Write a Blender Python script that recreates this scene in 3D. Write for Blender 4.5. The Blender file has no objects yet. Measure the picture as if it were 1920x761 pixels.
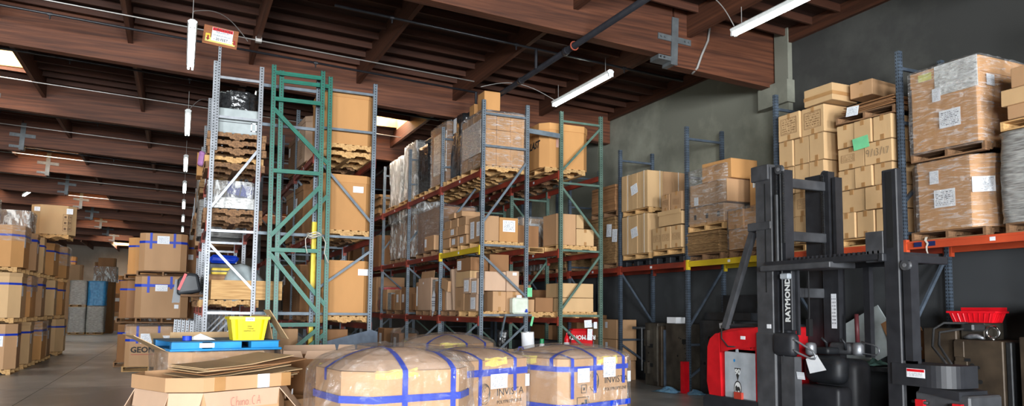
import bpy, math, random
from mathutils import Vector, Matrix, Euler
random.seed(7)
S = bpy.context.scene
C = S.collection
PI = math.pi
R_ = math.radians

# ------------------------------------------------------------------ camera, exposure, world, large lights
H = 1.6
YAW, PITCH, ROLL = R_(24.1436), R_(4.79716), R_(0.61166)
fw = Vector((math.sin(YAW) * math.cos(PITCH), math.cos(YAW) * math.cos(PITCH), math.sin(PITCH)))
rt = Vector((math.cos(YAW), -math.sin(YAW), 0))
up = rt.cross(fw)
rt2 = rt * math.cos(ROLL) + up * math.sin(ROLL)
up2 = up * math.cos(ROLL) - rt * math.sin(ROLL)
cd = bpy.data.cameras.new('camera')
cd.sensor_fit = 'HORIZONTAL'
cd.sensor_width = 36.0
cd.lens = 36.0 * 1386.0 / 1920.0
cd.shift_y = (465.51 - 380.5) / 1920.0
cd.clip_end = 300
cam = bpy.data.objects.new('camera', cd)
cam.matrix_world = Matrix(((rt2.x, up2.x, -fw.x, 0), (rt2.y, up2.y, -fw.y, 0), (rt2.z, up2.z, -fw.z, H), (0, 0, 0, 1)))
C.objects.link(cam)
S.camera = cam
S.view_settings.view_transform = 'Standard'
S.view_settings.look = 'None'
S.view_settings.gamma = 1
S.view_settings.exposure = 0.32
S.view_settings.use_curve_mapping = False
try:
    S.cycles.use_denoising = True
    S.cycles.max_bounces = 8
    S.cycles.diffuse_bounces = 4
    S.cycles.transparent_max_bounces = 24
    S.cycles.caustics_reflective = False
    S.cycles.caustics_refractive = False
    S.cycles.sample_clamp_indirect = 6
except Exception:
    pass

world = bpy.data.worlds.new('world')
S.world = world
world.use_nodes = True
wb = world.node_tree.nodes['Background']
wb.inputs[0].default_value = (0.62, 0.78, 1.0, 1)
wb.inputs[1].default_value = 1.0

LAMP_W = 13.0        # emission of the fluorescent tubes
SKYLIGHT_W = 20.0     # emission of the daylit acrylic skylight panels
DOOR_W = 4200.0       # daylight through each open dock door behind the camera


def area(name, loc, rot, sx, sy, power, col):
    d = bpy.data.lights.new(name, 'AREA')
    d.shape = 'RECTANGLE'
    d.size, d.size_y = sx, sy
    d.energy = power
    d.color = col
    o = bpy.data.objects.new(name, d)
    o.location = loc
    o.rotation_euler = rot
    C.objects.link(o)
    return o


# daylight through the open dock doors in the wall behind the camera (the openings are built in wall_front)
DOORS = [(-14.0, -10.0), (-6.4, -2.4), (1.2, 5.2)]
for k, (a, b) in enumerate(DOORS):
    area('dock_door_daylight', ((a + b) / 2, -15.05, 2.2), (R_(90), 0, 0), b - a - .1, 4.2, DOOR_W, (0.93, 0.97, 1.0))

# ------------------------------------------------------------------ mesh helpers
class MB:
    def __init__(s):
        s.v, s.f, s.m, s.cur = [], [], [], 0

    def add(s, vs, fs):
        n = len(s.v)
        s.v += [tuple(p) for p in vs]
        for f in fs:
            s.f.append(tuple(i + n for i in f))
            s.m.append(s.cur)
        return s

    def mat(s, k):
        s.cur = k
        return s

    def box(s, x0, x1, y0, y1, z0, z1, M=None):
        vs = [Vector(p) for p in ((x0, y0, z0), (x1, y0, z0), (x1, y1, z0), (x0, y1, z0), (x0, y0, z1), (x1, y0, z1), (x1, y1, z1), (x0, y1, z1))]
        if M:
            vs = [M @ p for p in vs]
        return s.add(vs, [(0, 3, 2, 1), (4, 5, 6, 7), (0, 1, 5, 4), (1, 2, 6, 5), (2, 3, 7, 6), (3, 0, 4, 7)])

    def cbox(s, x0, x1, y0, y1, z0, z1, c=.01, j=0.0, M=None):
        """box with chamfered edges, corners nudged by up to j"""
        vs, idx = [], {}
        xs, ys, zs = (x0, x1), (y0, y1), (z0, z1)
        for ix in (0, 1):
            for iy in (0, 1):
                for iz in (0, 1):
                    jt = Vector([random.uniform(-j, j) for _ in range(3)])
                    p = Vector((xs[ix], ys[iy], zs[iz])) + jt
                    d = Vector((1 - 2 * ix, 1 - 2 * iy, 1 - 2 * iz)) * c
                    for ax in range(3):
                        q = p + d
                        q[ax] = p[ax]
                        idx[ix, iy, iz, ax] = len(vs)
                        vs.append(q if not M else M @ q)
        I = idx
        fs = []
        for ax in range(3):
            a, b = (ax + 1) % 3, (ax + 2) % 3
            for e in (0, 1):
                q = []
                for (ea, eb) in ((0, 0), (1, 0), (1, 1), (0, 1)):
                    t = [0, 0, 0]
                    t[ax], t[a], t[b] = e, ea, eb
                    q.append(I[t[0], t[1], t[2], ax])
                fs.append(tuple(q) if e else tuple(reversed(q)))
            for ea in (0, 1):
                for eb in (0, 1):
                    t0, t1 = [0, 0, 0], [0, 0, 0]
                    t0[ax], t1[ax] = 0, 1
                    t0[a] = t1[a] = ea
                    t0[b] = t1[b] = eb
                    q = (I[(*t0, a)], I[(*t1, a)], I[(*t1, b)], I[(*t0, b)])
                    fs.append(q if ea != eb else tuple(reversed(q)))
        for ix in (0, 1):
            for iy in (0, 1):
                for iz in (0, 1):
                    q = (I[ix, iy, iz, 0], I[ix, iy, iz, 1], I[ix, iy, iz, 2])
                    fs.append(q if (ix + iy + iz) % 2 else tuple(reversed(q)))
        return s.add(vs, fs)

    def prism(s, poly, z0, z1, M=None, top=True, bot=True):
        n = len(poly)
        vs = [Vector((x, y, z0)) for x, y in poly] + [Vector((x, y, z1)) for x, y in poly]
        if M:
            vs = [M @ p for p in vs]
        fs = [(i, (i + 1) % n, n + (i + 1) % n, n + i) for i in range(n)]
        if bot:
            fs.append(tuple(range(n - 1, -1, -1)))
        if top:
            fs.append(tuple(range(n, 2 * n)))
        return s.add(vs, fs)

    def bar(s, p, q, w, h, roll=0.0, upv=(0, 0, 1)):
        p, q = Vector(p), Vector(q)
        d = q - p
        L = d.length
        if L < 1e-6:
            return s
        d.normalize()
        u = Vector(upv)
        if abs(d.dot(u)) > .99:
            u = Vector((0, 1, 0))
        r = d.cross(u).normalized()
        u = r.cross(d)
        M = Matrix(((r.x, d.x, u.x, p.x), (r.y, d.y, u.y, p.y), (r.z, d.z, u.z, p.z), (0, 0, 0, 1)))
        if roll:
            M = M @ Matrix.Rotation(roll, 4, 'Y')
        return s.box(-w / 2, w / 2, 0, L, -h / 2, h / 2, M)

    def tube(s, pts, r, n=8, cap=True, closed=False):
        pts = [Vector(p) for p in pts]
        rr = r if isinstance(r, (list, tuple)) else [r] * len(pts)
        base = len(s.v)
        prev = None
        m = len(pts)
        for i, p in enumerate(pts):
            if closed:
                d = pts[(i + 1) % m] - pts[i - 1]
            else:
                d = pts[min(i + 1, m - 1)] - pts[max(i - 1, 0)]
            d.normalize()
            if prev is None:
                a = Vector((0, 0, 1)) if abs(d.z) < .9 else Vector((1, 0, 0))
                u = d.cross(a).normalized()
            else:
                u = (prev - d * prev.dot(d)).normalized()
            prev = u
            w = d.cross(u)
            for k in range(n):
                t = 2 * PI * k / n
                s.v.append(tuple(p + (u * math.cos(t) + w * math.sin(t)) * rr[i]))
        for i in range(m if closed else m - 1):
            for k in range(n):
                i2 = (i + 1) % m
                s.f.append((base + i * n + k, base + i * n + (k + 1) % n, base + i2 * n + (k + 1) % n, base + i2 * n + k))
                s.m.append(s.cur)
        if cap and not closed:
            s.f.append(tuple(base + k for k in range(n - 1, -1, -1)))
            s.f.append(tuple(base + (m - 1) * n + k for k in range(n)))
            s.m += [s.cur, s.cur]
        return s

    def lathe(s, prof, n=16, M=None):
        base = len(s.v)
        for (r, z) in prof:
            for k in range(n):
                t = 2 * PI * k / n
                p = Vector((r * math.cos(t), r * math.sin(t), z))
                s.v.append(tuple(M @ p if M else p))
        for i in range(len(prof) - 1):
            for k in range(n):
                s.f.append((base + i * n + k, base + i * n + (k + 1) % n, base + (i + 1) * n + (k + 1) % n, base + (i + 1) * n + k))
                s.m.append(s.cur)
        s.f.append(tuple(base + k for k in range(n - 1, -1, -1)))
        s.f.append(tuple(base + (len(prof) - 1) * n + k for k in range(n)))
        s.m += [s.cur, s.cur]
        return s

    def mesh(s, name, smooth=False):
        me = bpy.data.meshes.new(name)
        me.from_pydata(s.v, [], s.f)
        if smooth:
            for p in me.polygons:
                p.use_smooth = True
        if any(s.m):
            for p, k in zip(me.polygons, s.m):
                p.material_index = k
        me.update()
        return me


def obj(name, mb, mt, parent=None, loc=(0, 0, 0), rot=(0, 0, 0), smooth=False, label=None):
    me = mb.mesh(name, smooth) if isinstance(mb, MB) else mb
    if mt is not None and not me.materials:
        for m in (mt if isinstance(mt, (list, tuple)) else [mt]):
            me.materials.append(m)
    o = bpy.data.objects.new(name, me)
    C.objects.link(o)
    o.parent = parent
    o.location = loc
    o.rotation_euler = rot
    if label:
        o['label'] = label
    return o


def tag(o, label, cat, group=None, kind=None):
    if label:
        o['label'] = label
    if cat:
        o['category'] = cat
    if group:
        o['group'] = group
    if kind:
        o['kind'] = kind
    return o


def thing(name, label, cat, loc=(0, 0, 0), rz=0.0, group=None, rot=None):
    o = bpy.data.objects.new(name, None)
    o.empty_display_size = .1
    C.objects.link(o)
    o.location = loc
    o.rotation_euler = rot if rot else (0, 0, rz)
    return tag(o, label, cat, group)


def struct(name, mb, mt, parent=None):
    o = obj(name, mb, mt, parent)
    if parent is None:
        o['kind'] = 'structure'
    return o


def dup(root, loc, rot, label=None, group=None):
    r = root.copy()
    C.objects.link(r)
    r.location = loc
    r.rotation_euler = rot if isinstance(rot, (tuple, list)) else (0, 0, rot)
    if label:
        r['label'] = label
    if group:
        r['group'] = group
    for ch in root.children:
        c = ch.copy()
        C.objects.link(c)
        c.parent = r
        for g in ch.children:
            d = g.copy()
            C.objects.link(d)
            d.parent = c
    return r


ORD = ['first', 'second', 'third', 'fourth', 'fifth', 'sixth', 'seventh', 'eighth', 'ninth', 'tenth']

# ------------------------------------------------------------------ materials
def nt(name):
    m = bpy.data.materials.new(name)
    m.use_nodes = True
    t = m.node_tree
    b = t.nodes['Principled BSDF']
    return m, t, b


def nd(t, kind, **kw):
    n = t.nodes.new(kind)
    for k, v in kw.items():
        if k.startswith('i_'):
            key = k[2:]
            n.inputs[int(key) if key.isdigit() else key.replace('_', ' ')].default_value = v
        else:
            setattr(n, k, v)
    return n


def col(c, a=1):
    return (c[0], c[1], c[2], a)


def srgb(r, g, b):
    f = lambda x: ((x / 255 + .055) / 1.055) ** 2.4 if x / 255 > .04045 else x / 255 / 12.92
    return (f(r), f(g), f(b))


def make(name, c1, c2=None, scale=6, rough=.7, metal=0.0, bump=0.0, bscale=40, rnd=0.0, stretch=(1, 1, 1), spec=.4, detail=4, coords='Object'):
    m, t, b = nt(name)
    b.inputs['Roughness'].default_value = rough
    b.inputs['Metallic'].default_value = metal
    b.inputs['Specular IOR Level'].default_value = spec
    tc = nd(t, 'ShaderNodeTexCoord')
    mp = nd(t, 'ShaderNodeMapping')
    mp.inputs['Scale'].default_value = stretch
    t.links.new(tc.outputs[coords], mp.inputs[0])
    c2 = c2 or tuple(x * .82 for x in c1)
    nz = nd(t, 'ShaderNodeTexNoise', i_Scale=scale, i_Detail=detail)
    t.links.new(mp.outputs[0], nz.inputs['Vector'])
    rp = nd(t, 'ShaderNodeValToRGB')
    rp.color_ramp.elements[0].position = .32
    rp.color_ramp.elements[1].position = .68
    rp.color_ramp.elements[0].color = col(c2)
    rp.color_ramp.elements[1].color = col(c1)
    t.links.new(nz.outputs[0], rp.inputs[0])
    out = rp.outputs[0]
    if rnd:
        oi = nd(t, 'ShaderNodeObjectInfo')
        mr = nd(t, 'ShaderNodeMapRange')
        mr.inputs[3].default_value = 1 - rnd
        mr.inputs[4].default_value = 1 + rnd
        t.links.new(oi.outputs['Random'], mr.inputs[0])
        hs = nd(t, 'ShaderNodeHueSaturation')
        t.links.new(mr.outputs[0], hs.inputs['Value'])
        t.links.new(out, hs.inputs['Color'])
        out = hs.outputs[0]
    t.links.new(out, b.inputs['Base Color'])
    if bump:
        n2 = nd(t, 'ShaderNodeTexNoise', i_Scale=bscale, i_Detail=3)
        t.links.new(mp.outputs[0], n2.inputs['Vector'])
        bp = nd(t, 'ShaderNodeBump', i_Strength=bump, i_Distance=.02)
        t.links.new(n2.outputs[0], bp.inputs['Height'])
        t.links.new(bp.outputs[0], b.inputs['Normal'])
    return m


def emit(name, c, w):
    m, t, b = nt(name)
    b.inputs['Base Color'].default_value = col((.8, .8, .8))
    b.inputs['Emission Color'].default_value = col(c)
    b.inputs['Emission Strength'].default_value = w
    return m


def card(name, c, rnd=.1):
    return make(name, c, tuple(x * .86 for x in c), scale=2.2, rough=.72, bump=.05, bscale=60, rnd=rnd, spec=.3, stretch=(1, 1, .35))


M = {}
M['card'] = card('cardboard', srgb(184, 144, 106))
M['card_o'] = card('cardboard_orange_lit', srgb(194, 142, 88))  # orange partly warm lamp and skylight light, put into the cardboard colour
M['card_l'] = card('cardboard_light', srgb(200, 164, 120))
M['card_p'] = card('cardboard_pale', srgb(192, 160, 134))
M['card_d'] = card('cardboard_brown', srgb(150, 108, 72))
M['card_in'] = card('cardboard_inside', srgb(184, 154, 116))
M['flat'] = make('cardboard_edges', srgb(176, 138, 92), srgb(92, 66, 40), scale=9, rough=.8, stretch=(1.2, 1.2, 26), rnd=.08, bump=.4, bscale=14)
M['wood'] = make('pallet_wood', srgb(206, 166, 112), srgb(168, 126, 78), scale=5, rough=.8, stretch=(.5, 6, 6), bump=.1, rnd=.12)
M['wood_d'] = make('pallet_wood_old', srgb(150, 112, 78), srgb(96, 70, 50), scale=5, rough=.85, stretch=(.5, 6, 6), bump=.15, rnd=.15)
M['black_pl'] = make('black_plastic', (.018, .02, .024), (.01, .011, .013), rough=.5)
M['blue_pl'] = make('blue_plastic', srgb(36, 142, 204), srgb(28, 124, 190), rough=.45)
M['yellow_pl'] = make('yellow_plastic', srgb(228, 210, 24), srgb(216, 196, 16), rough=.4)
M['red_pl'] = make('red_plastic', srgb(214, 20, 34), srgb(192, 14, 26), rough=.4)
M['tape_b'] = make('blue_tape', srgb(15, 58, 182), srgb(12, 50, 164), rough=.55)
M['tape'] = make('brown_tape', srgb(172, 130, 84), srgb(160, 118, 74), rough=.4)
M['strap'] = make('white_strap', srgb(214, 208, 196), rough=.5)
M['white'] = make('white_paint', srgb(226, 228, 226), rough=.5)
M['paper'] = make('white_paper', srgb(232, 234, 236), srgb(222, 224, 228), rough=.7)
M['ink'] = make('black_ink', (.03, .028, .026), rough=.7)
M['redink'] = make('red_ink', srgb(176, 66, 70), rough=.7)
M['green_tag'] = make('green_paper', srgb(120, 206, 150), rough=.7)
M['yellow_tag'] = make('yellow_paper', srgb(214, 210, 120), rough=.7)
M['beam_r'] = make('rack_beam_red', srgb(150, 56, 36), srgb(104, 42, 32), scale=4, rough=.55, rnd=.08)
M['beam_o'] = make('rack_beam_orange', srgb(206, 84, 48), srgb(170, 64, 38), scale=4, rough=.5)
M['beam_y'] = make('rack_beam_yellow', srgb(220, 190, 40), srgb(190, 160, 32), scale=4, rough=.5)
M['steel'] = make('galvanised_steel', (.3, .31, .33), (.22, .23, .25), scale=14, rough=.42, metal=.6)
M['steel_d'] = make('dark_steel', (.05, .052, .055), (.03, .031, .033), scale=8, rough=.5, metal=.5)
M['chrome'] = make('chrome', (.6, .6, .6), (.5, .5, .5), rough=.2, metal=1)
M['die'] = make('die_steel', srgb(88, 82, 72), srgb(58, 52, 46), scale=3.5, rough=.5, metal=.35, bump=.08, bscale=18, rnd=.08)
M['die_b'] = make('die_steel_rust', srgb(84, 71, 57), srgb(54, 45, 36), scale=3, rough=.55, metal=.3, bump=.08, bscale=18)
M['hole'] = make('black_hole', (.006, .006, .006), rough=.9)
M['truck'] = make('truck_black_paint', srgb(72, 73, 76), srgb(54, 55, 58), scale=5, rough=.45, bump=.02)
M['truck_d'] = make('truck_dark_plastic', srgb(42, 43, 47), srgb(31, 32, 36), scale=6, rough=.5)
M['truck_r'] = make('truck_red_paint', srgb(206, 28, 36), srgb(176, 20, 28), scale=4, rough=.38)
M['battery'] = make('battery_grey_paint', srgb(172, 178, 184), srgb(150, 156, 162), scale=4, rough=.5)
M['rubber'] = make('black_rubber', (.015, .015, .016), rough=.7)
M['grey_box'] = make('grey_enamel', srgb(172, 180, 180), srgb(154, 162, 162), rough=.45)
M['slate'] = make('slate_blue_panel', srgb(96, 110, 128), srgb(72, 84, 100), scale=6, rough=.5)
M['green_p'] = None
M['rag'] = make('blue_rag', srgb(128, 176, 206), srgb(80, 130, 170), scale=20, rough=.9)
M['tealcloth'] = make('teal_cloth', srgb(110, 150, 140), srgb(80, 120, 112), scale=20, rough=.9)
M['foil'] = make('silver_film_wrap', (.86, .86, .84), (.5, .49, .47), scale=12, rough=.25, metal=.25, bump=1.0, bscale=16, stretch=(1, 1, 2.5))  # pale base includes the lamp reflection on the film patches
M['greywrap'] = make('grey_stretch_wrap', (.42, .42, .4), (.17, .16, .15), scale=10, rough=.3, bump=1.0, bscale=12, stretch=(.6, .6, 5), spec=.8)
M['darkwrap'] = make('black_stretch_wrap', (.03, .03, .032), (.015, .015, .016), scale=6, rough=.22, bump=1.0, bscale=9, stretch=(1, 1, 1.5), spec=.8)
M['bluewrap'] = make('blue_film_wrap', srgb(70, 150, 200), srgb(40, 112, 168), scale=8, rough=.3, bump=.8, bscale=14)
M['conduit'] = make('conduit_metal', (.55, .53, .5), (.42, .4, .38), rough=.4, metal=.6)
M['pipe'] = make('black_pipe', (.02, .02, .024), (.012, .012, .015), rough=.35)
M['cord'] = make('grey_cord', srgb(150, 146, 142), rough=.6)
M['insul'] = make('yellow_liner_film', srgb(226, 210, 120), srgb(206, 186, 92), rough=.3, bump=.6, bscale=18)
M['plywood'] = make('plywood_sign', srgb(150, 92, 56), srgb(124, 72, 42), scale=4, rough=.75, stretch=(1, 1, 8))


def wood_mat(name, a, b_, axis):
    st = {'x': (.35, 9, 9), 'y': (9, .35, 9)}[axis]
    m = make(name, a, b_, scale=2.4, rough=.62, stretch=st, bump=.12, rnd=.18, detail=6, spec=.35, bscale=5)
    return m


M['girder'] = wood_mat('glulam_timber', srgb(104, 61, 40), srgb(66, 37, 25), 'x')
M['purlin'] = wood_mat('purlin_timber', srgb(94, 56, 38), srgb(62, 36, 25), 'y')
M['subp'] = wood_mat('subpurlin_timber', srgb(84, 50, 36), srgb(54, 33, 24), 'x')
M['deck'] = make('plywood_deck', srgb(68, 42, 32), srgb(45, 28, 22), scale=3, rough=.8, stretch=(.4, 3, 1))
M['hanger'] = make('grey_steel_hanger', srgb(104, 108, 110), srgb(84, 88, 90), rough=.5, metal=.3)

# concrete
def concrete(name, a, b_, sc, rough, big=.35, bump=.05):
    m, t, b = nt(name)
    b.inputs['Roughness'].default_value = rough
    b.inputs['Specular IOR Level'].default_value = .45
    tc = nd(t, 'ShaderNodeTexCoord')
    n1 = nd(t, 'ShaderNodeTexNoise', i_Scale=sc, i_Detail=8, i_Roughness=.65)
    n2 = nd(t, 'ShaderNodeTexNoise', i_Scale=sc * big, i_Detail=3)
    for n in (n1, n2):
        t.links.new(tc.outputs['Object'], n.inputs['Vector'])
    ad = nd(t, 'ShaderNodeMath', operation='ADD')
    t.links.new(n1.outputs[0], ad.inputs[0])
    t.links.new(n2.outputs[0], ad.inputs[1])
    rp = nd(t, 'ShaderNodeValToRGB')
    rp.color_ramp.elements[0].position, rp.color_ramp.elements[1].position = .78, 1.2
    rp.color_ramp.elements[0].color, rp.color_ramp.elements[1].color = col(b_), col(a)
    hv = nd(t, 'ShaderNodeMath', operation='MULTIPLY', i_1=.8)
    t.links.new(ad.outputs[0], hv.inputs[0])
    t.links.new(hv.outputs[0], rp.inputs[0])
    t.links.new(rp.outputs[0], b.inputs['Base Color'])
    bp = nd(t, 'ShaderNodeBump', i_Strength=bump, i_Distance=.02)
    t.links.new(n1.outputs[0], bp.inputs['Height'])
    t.links.new(bp.outputs[0], b.inputs['Normal'])
    return m


M['floor'] = concrete('floor_concrete', srgb(172, 174, 174), srgb(136, 138, 139), 1.1, .32)
M['wall'] = concrete('wall_concrete', srgb(152, 152, 137), srgb(118, 118, 106), .7, .85, bump=.12)
M['wall_d'] = concrete('wall_concrete_dark', srgb(74, 77, 79), srgb(56, 58, 60), .8, .85, bump=.1)


M['wall_b'] = concrete('wall_concrete_back', srgb(176, 164, 152), srgb(146, 136, 126), .5, .85, bump=.1)
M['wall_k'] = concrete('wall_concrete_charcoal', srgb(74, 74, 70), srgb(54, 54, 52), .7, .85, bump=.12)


def holed(name, a, b_, rough=.45, metal=.3, two=False):
    """painted or galvanised rack post: rows of punched holes every two inches along the post"""
    m, t, b = nt(name)
    b.inputs['Roughness'].default_value = rough
    b.inputs['Metallic'].default_value = metal
    tc = nd(t, 'ShaderNodeTexCoord')
    sp = nd(t, 'ShaderNodeSeparateXYZ')
    t.links.new(tc.outputs['Object'], sp.inputs[0])
    nz = nd(t, 'ShaderNodeTexNoise', i_Scale=7, i_Detail=4)
    t.links.new(tc.outputs['Object'], nz.inputs['Vector'])
    rp = nd(t, 'ShaderNodeValToRGB')
    rp.color_ramp.elements[0].position, rp.color_ramp.elements[1].position = .35, .65
    rp.color_ramp.elements[0].color, rp.color_ramp.elements[1].color = col(b_), col(a)
    t.links.new(nz.outputs[0], rp.inputs[0])

    def mth(op, x, y=None):
        n = nd(t, 'ShaderNodeMath', operation=op)
        for i, q in enumerate((x, y)):
            if q is None:
                continue
            if isinstance(q, (int, float)):
                n.inputs[i].default_value = q
            else:
                t.links.new(q, n.inputs[i])
        return n.outputs[0]
    fz = mth('FRACT', mth('DIVIDE', sp.outputs[2], .0508))
    zm = mth('LESS_THAN', mth('ABSOLUTE', mth('SUBTRACT', fz, .5)), .23)
    def near(ax):
        v = mth('ABSOLUTE', sp.outputs[ax])
        if two:
            v = mth('ADD', mth('ABSOLUTE', mth('SUBTRACT', v, .02)), .0025)
        return mth('LESS_THAN', v, .0098)
    msk = mth('MULTIPLY', zm, mth('MAXIMUM', near(0), near(1)))
    mx = nd(t, 'ShaderNodeMixRGB')
    t.links.new(msk, mx.inputs[0])
    t.links.new(rp.outputs[0], mx.inputs[1])
    mx.inputs[2].default_value = (.008, .008, .008, 1)
    t.links.new(mx.outputs[0], b.inputs['Base Color'])
    return m


M['post_gal'] = holed('rack_post_galvanised', (.25, .26, .28), (.18, .19, .205), .45, .35)
M['post_grey'] = holed('rack_post_grey', srgb(112, 122, 130), srgb(88, 98, 108), .5, .25)
M['post_blue'] = holed('rack_post_bluegrey', srgb(84, 96, 110), srgb(62, 72, 84), .5, .2, True)
M['post_sage'] = holed('rack_post_sage', srgb(92, 116, 104), srgb(72, 94, 84), .5, .2)
M['post_green'] = holed('rack_post_green', srgb(12, 100, 82), srgb(9, 84, 69), .4, .0)
M['post_yel'] = holed('rack_post_yellow', srgb(228, 204, 36), srgb(206, 180, 26), .45, 0)
M['br_gal'] = M['steel']
M['br_grey'] = make('brace_grey', srgb(112, 122, 130), srgb(88, 98, 108), rough=.5, metal=.2)
M['br_blue'] = make('brace_bluegrey', srgb(78, 88, 100), srgb(58, 66, 76), rough=.5)
M['br_sage'] = make('brace_sage', srgb(92, 116, 104), srgb(72, 94, 84), rough=.5)
M['green_p'] = make('green_paint', srgb(13, 106, 86), srgb(10, 90, 73), rough=.4)


def film(name, tint=(1, 1, 1), body=.16, sc=5.0, streak=(1, 1, 1), bump=1.0, lo=.5, hi=.66):
    """clear plastic film: see-through, with creased glossy reflections and a little milky body"""
    m, t, b = nt(name)
    t.nodes.remove(b)
    out = t.nodes['Material Output']
    tc = nd(t, 'ShaderNodeTexCoord')
    mp = nd(t, 'ShaderNodeMapping')
    mp.inputs['Scale'].default_value = streak
    t.links.new(tc.outputs['Object'], mp.inputs[0])
    n0 = nd(t, 'ShaderNodeTexNoise', i_Scale=sc, i_Detail=5, i_Roughness=.6, i_Distortion=1.6)
    t.links.new(mp.outputs[0], n0.inputs['Vector'])
    sb = nd(t, 'ShaderNodeMath', operation='SUBTRACT', i_1=.5)
    t.links.new(n0.outputs[0], sb.inputs[0])
    ab = nd(t, 'ShaderNodeMath', operation='ABSOLUTE')
    t.links.new(sb.outputs[0], ab.inputs[0])
    bp = nd(t, 'ShaderNodeBump', i_Strength=bump, i_Distance=.2)
    t.links.new(ab.outputs[0], bp.inputs['Height'])
    gl = nd(t, 'ShaderNodeBsdfGlossy', i_Roughness=.11)
    gl.inputs['Color'].default_value = (1, 1, 1, 1)
    t.links.new(bp.outputs[0], gl.inputs['Normal'])
    df = nd(t, 'ShaderNodeBsdfDiffuse')
    df.inputs['Color'].default_value = col(tuple(.85 * x for x in tint))
    tr = nd(t, 'ShaderNodeBsdfTransparent')
    tr.inputs['Color'].default_value = col(tuple(min(1, .97 * x) for x in tint))
    ramp = nd(t, 'ShaderNodeValToRGB')
    ramp.color_ramp.elements[0].position, ramp.color_ramp.elements[1].position = lo, hi
    ramp.color_ramp.elements[0].color = (body * .35,) * 3 + (1,)
    ramp.color_ramp.elements[1].color = (body * 2.2,) * 3 + (1,)
    t.links.new(n0.outputs[0], ramp.inputs[0])
    m1 = nd(t, 'ShaderNodeMixShader')
    t.links.new(ramp.outputs[0], m1.inputs[0])
    t.links.new(tr.outputs[0], m1.inputs[1])
    t.links.new(df.outputs[0], m1.inputs[2])
    fr = nd(t, 'ShaderNodeFresnel', i_IOR=1.38)
    m2 = nd(t, 'ShaderNodeMixShader')
    mf = nd(t, 'ShaderNodeMath', operation='MULTIPLY_ADD', i_1=.7, i_2=.03)
    t.links.new(fr.outputs[0], mf.inputs[0])
    mc = nd(t, 'ShaderNodeMath', operation='MINIMUM', i_1=.3)
    t.links.new(mf.outputs[0], mc.inputs[0])
    t.links.new(mc.outputs[0], m2.inputs[0])
    t.links.new(m1.outputs[0], m2.inputs[1])
    t.links.new(gl.outputs[0], m2.inputs[2])
    t.links.new(m2.outputs[0], out.inputs[0])
    return m


M['film'] = film('clear_bag_film', body=.1, sc=3.2, bump=.8, lo=.55, hi=.72)
M['wrap'] = film('stretch_wrap_film', body=.16, sc=6, streak=(.6, .6, 3), bump=.6)
M['wrap_m'] = film('milky_wrap_film', tint=(.95, .95, .93), body=.5, sc=5, streak=(1, 1, .35))


def sheet_mat(name, paper, ink, rows=9.0, dens=.5):
    """printed sheet: rows of text-like dashes in the sheet's own generated coordinates"""
    m, t, b = nt(name)
    b.inputs['Roughness'].default_value = .6
    tc = nd(t, 'ShaderNodeTexCoord')
    sp = nd(t, 'ShaderNodeSeparateXYZ')
    t.links.new(tc.outputs['Generated'], sp.inputs[0])

    def mth(op, x, y=None):
        n = nd(t, 'ShaderNodeMath', operation=op)
        for i, q in enumerate((x, y)):
            if q is None:
                continue
            if isinstance(q, (int, float)):
                n.inputs[i].default_value = q
            else:
                t.links.new(q, n.inputs[i])
        return n.outputs[0]
    zr = mth('MULTIPLY', sp.outputs[2], rows)
    row = mth('FLOOR', zr)
    inrow = mth('LESS_THAN', mth('ABSOLUTE', mth('SUBTRACT', mth('FRACT', zr), .5)), .24)
    cx = mth('MULTIPLY', sp.outputs[0], 60.0)
    oi = nd(t, 'ShaderNodeObjectInfo')
    cb = nd(t, 'ShaderNodeCombineXYZ')
    t.links.new(cx, cb.inputs[0])
    t.links.new(mth('MULTIPLY', row, 7.31), cb.inputs[1])
    t.links.new(mth('MULTIPLY', oi.outputs['Random'], 50.0), cb.inputs[2])
    nz = nd(t, 'ShaderNodeTexNoise', i_Scale=.45, i_Detail=2)
    t.links.new(cb.outputs[0], nz.inputs['Vector'])
    on = mth('GREATER_THAN', nz.outputs[0], dens)
    ed = mth('MULTIPLY', mth('LESS_THAN', mth('ABSOLUTE', mth('SUBTRACT', sp.outputs[0], .5)), .42), mth('LESS_THAN', mth('ABSOLUTE', mth('SUBTRACT', sp.outputs[2], .5)), .43))
    msk = mth('MULTIPLY', mth('MULTIPLY', inrow, on), ed)
    if paper is None:                    # ink only, the carton shows between the lines
        b.inputs['Base Color'].default_value = col(ink)
        fr1 = mth('GREATER_THAN', mth('MAXIMUM', mth('ABSOLUTE', mth('SUBTRACT', sp.outputs[0], .5)), mth('ABSOLUTE', mth('SUBTRACT', sp.outputs[2], .5))), .475)
        tr = nd(t, 'ShaderNodeBsdfTransparent')
        ms = nd(t, 'ShaderNodeMixShader')
        t.links.new(mth('MAXIMUM', msk, fr1), ms.inputs[0])
        t.links.new(tr.outputs[0], ms.inputs[1])
        t.links.new(b.outputs[0], ms.inputs[2])
        t.links.new(ms.outputs[0], t.nodes['Material Output'].inputs[0])
        return m
    mx = nd(t, 'ShaderNodeMixRGB')
    t.links.new(msk, mx.inputs[0])
    mx.inputs[1].default_value = col(paper)
    mx.inputs[2].default_value = col(ink)
    t.links.new(mx.outputs[0], b.inputs['Base Color'])
    return m


M['sheet'] = sheet_mat('printed_label', srgb(230, 233, 238), srgb(132, 136, 148), 13.0, .52)
M['sheet2'] = sheet_mat('printed_label_bold', srgb(232, 234, 238), srgb(90, 90, 98), 10.0, .5)
M['cprint'] = sheet_mat('printed_carton_panel', None, srgb(138, 104, 70), 7.0, .54)

# ------------------------------------------------------------------ the setting
SL = -.0424
TILT = math.atan(.0424)
XW = 10.4           # inner face of the right wall
YB = 86.0            # back wall
YF = -15.0            # front wall with the dock doors


def zr(x, off=0.0):
    return 6.534 + SL * x + off


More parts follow.
